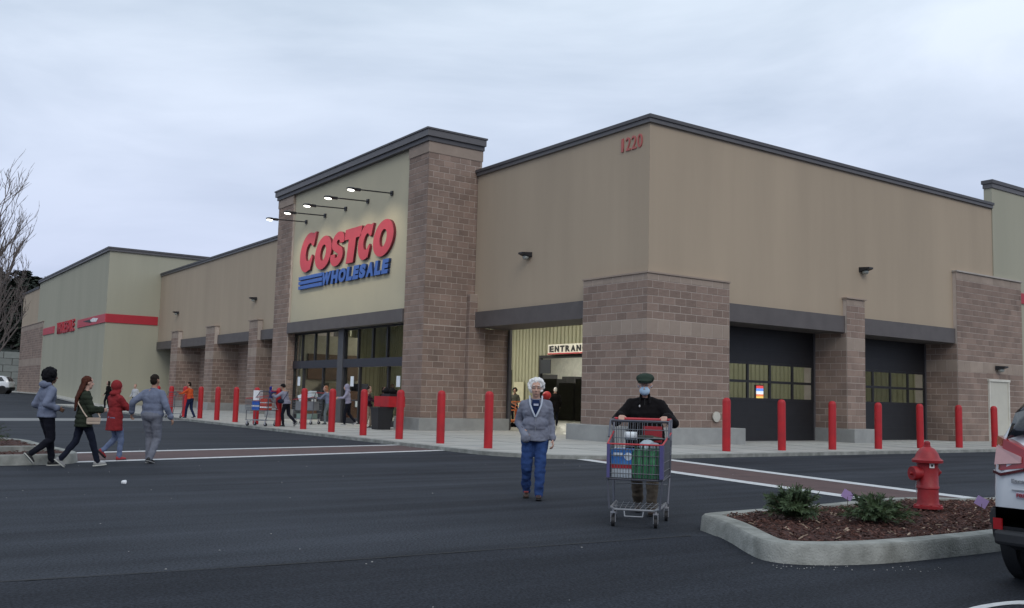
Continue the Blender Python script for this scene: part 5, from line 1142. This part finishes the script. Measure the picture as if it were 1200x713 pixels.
person((19.6, 37.4, .1), math.radians(-70), 1.66, 'person in dark brown by the door post, just behind the shopper in green grey', [(.08, .08, 0), (-.06, -.08, 0)], [(.2, .2, 1.0), (.2, -.2, 1.0)], skin='tan', topm=cloth('dark_brown', (.05, .035, .025)), botm=DARKJ, shoem=SHK, hair='bob', hairm=HK, vox=.022)
# inside the open entrance bay
person((29.2, 37.6, .1), math.radians(60), 1.9, 'white haired person in a long black coat walking into the store, seen from behind', [(.1, .08, 0), (-.1, -.08, 0)], [(.05, .25, .95), (.05, -.25, .95)], topm=BLKJ, botm=DARKJ, shoem=SHK, hair='short', hairm=HW, wid=1.2, coat=.7, vox=.02)
person((29.3, 41.2, .1), math.radians(230), 1.85, 'dark haired person in patterned dark clothes standing inside by the corrugated wall', [(.1, .08, 0), (-.1, -.08, 0)], [(.3, .2, 1.1), (.3, -.2, 1.1)], skin='tan', topm=cloth('dark_pattern', (.04, .04, .035), (.12, .12, .1), scale=30), botm=DARKJ, shoem=SHK, hair='curly', hairm=HK, vox=.022)
def ex_redhat(p, d): remesh('hat', MB().ell(d['HD']+V((0, 0, .04)), (.2, .2, .19), None, 14), .02, mat('hat_red', (.55, .03, .04), .5), p)
person((26.0, 34.1, .1), math.radians(240), 1.55, 'person in a round bright red hat inside the entrance, partly behind the elderly woman', [(.1, .08, 0), (-.1, -.08, 0)], [(.1, .25, .9), (.1, -.25, .9)], skin='tan', topm=cloth('maroon', (.12, .02, .03)), botm=DARKJ, shoem=SHK, vox=.022, extras=ex_redhat)
ORM = mat('flat_cart_orange', (.50, .13, .03), .5)
def flatcart(x, y, lb):
    c = empty('platform_cart', (x, y, .1), lb, 'platform cart', 'orange platform carts inside the entrance')
    build(MB().box(x-.4, x+.4, y-.7, y+.7, .32, .40), 'platform', ORM, c)
    build(MB().tube([(x-.38, y+.68, .4), (x-.38, y+.68, 1.25), (x+.38, y+.68, 1.25), (x+.38, y+.68, .4)], .025, 8).tube([(x-.38, y+.68, .85), (x+.38, y+.68, .85)], .02, 8).tube([(x-.38, y+.68, 1.25), (x-.38, y-.5, .9), (x-.38, y-.5, .4)], .02, 8), 'push_frame', ORM, c)
    for a in (-.32, .32):
        for b in (-.5, .5): build(MB().cone((x+a-.03, y+b, .2), (x+a+.03, y+b, .2), .1, .1, 14), 'wheel', WB, c)
flatcart(25.3, 36.4, 'orange platform cart parked just inside the entrance, nearest the jamb')
flatcart(26.4, 36.9, 'orange platform cart parked behind the first one inside the entrance')
flatcart(25.9, 35.6, 'orange platform cart parked closest to the elderly woman, inside the entrance')
# dark shelving silhouettes inside
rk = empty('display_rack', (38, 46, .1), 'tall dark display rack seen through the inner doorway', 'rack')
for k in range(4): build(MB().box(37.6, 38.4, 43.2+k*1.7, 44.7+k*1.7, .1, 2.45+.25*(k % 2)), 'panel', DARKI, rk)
# ---- bin and red service cart by the tower pier
bn = empty('trash_bin', (17.1, 32.75, .1), 'black square trash bin standing before the tower pier', 'trash bin')
build(MB().loft([[V((17.1+a*r, 32.75+b*r, z)) for a, b in ((-1, -1), (1, -1), (1, 1), (-1, 1))] for r, z in ((.26, .1), (.31, .88))]), 'bin_body', BLACK, bn)
build(MB().box(16.77, 17.43, 32.42, 33.08, .88, .94), 'rim', BLACK, bn)
rc = empty('service_cart', (17.5, 33.0, .1), 'red topped service stand right behind the black trash bin', 'stand')
build(MB().box(17.15, 17.85, 32.3, 33.5, .96, 1.36), 'red_top', RED, rc); build(MB().box(17.45, 17.55, 32.85, 32.95, .1, .96), 'post', BLACK, rc)
build(MB().box(17.3, 17.7, 32.5, 33.2, 1.36, 1.46), 'tray', BLACK, rc)
for k, lb in enumerate(('black bag slumped on the red stand, nearer the tower pier', 'black bag slumped on the red stand, on the side of the doors')):
    tag(remesh('black_bag', MB().ell((17.5, 32.65+k*.5, 1.55), (.16, .2, .12), None, 10).ell((17.5, 32.7+k*.5, 1.62), (.08, .1, .1), None, 8), .02, BLKJ, None), lb, 'bag', 'black bags on the red stand')
bpy.data.scenes.remove(TMP)
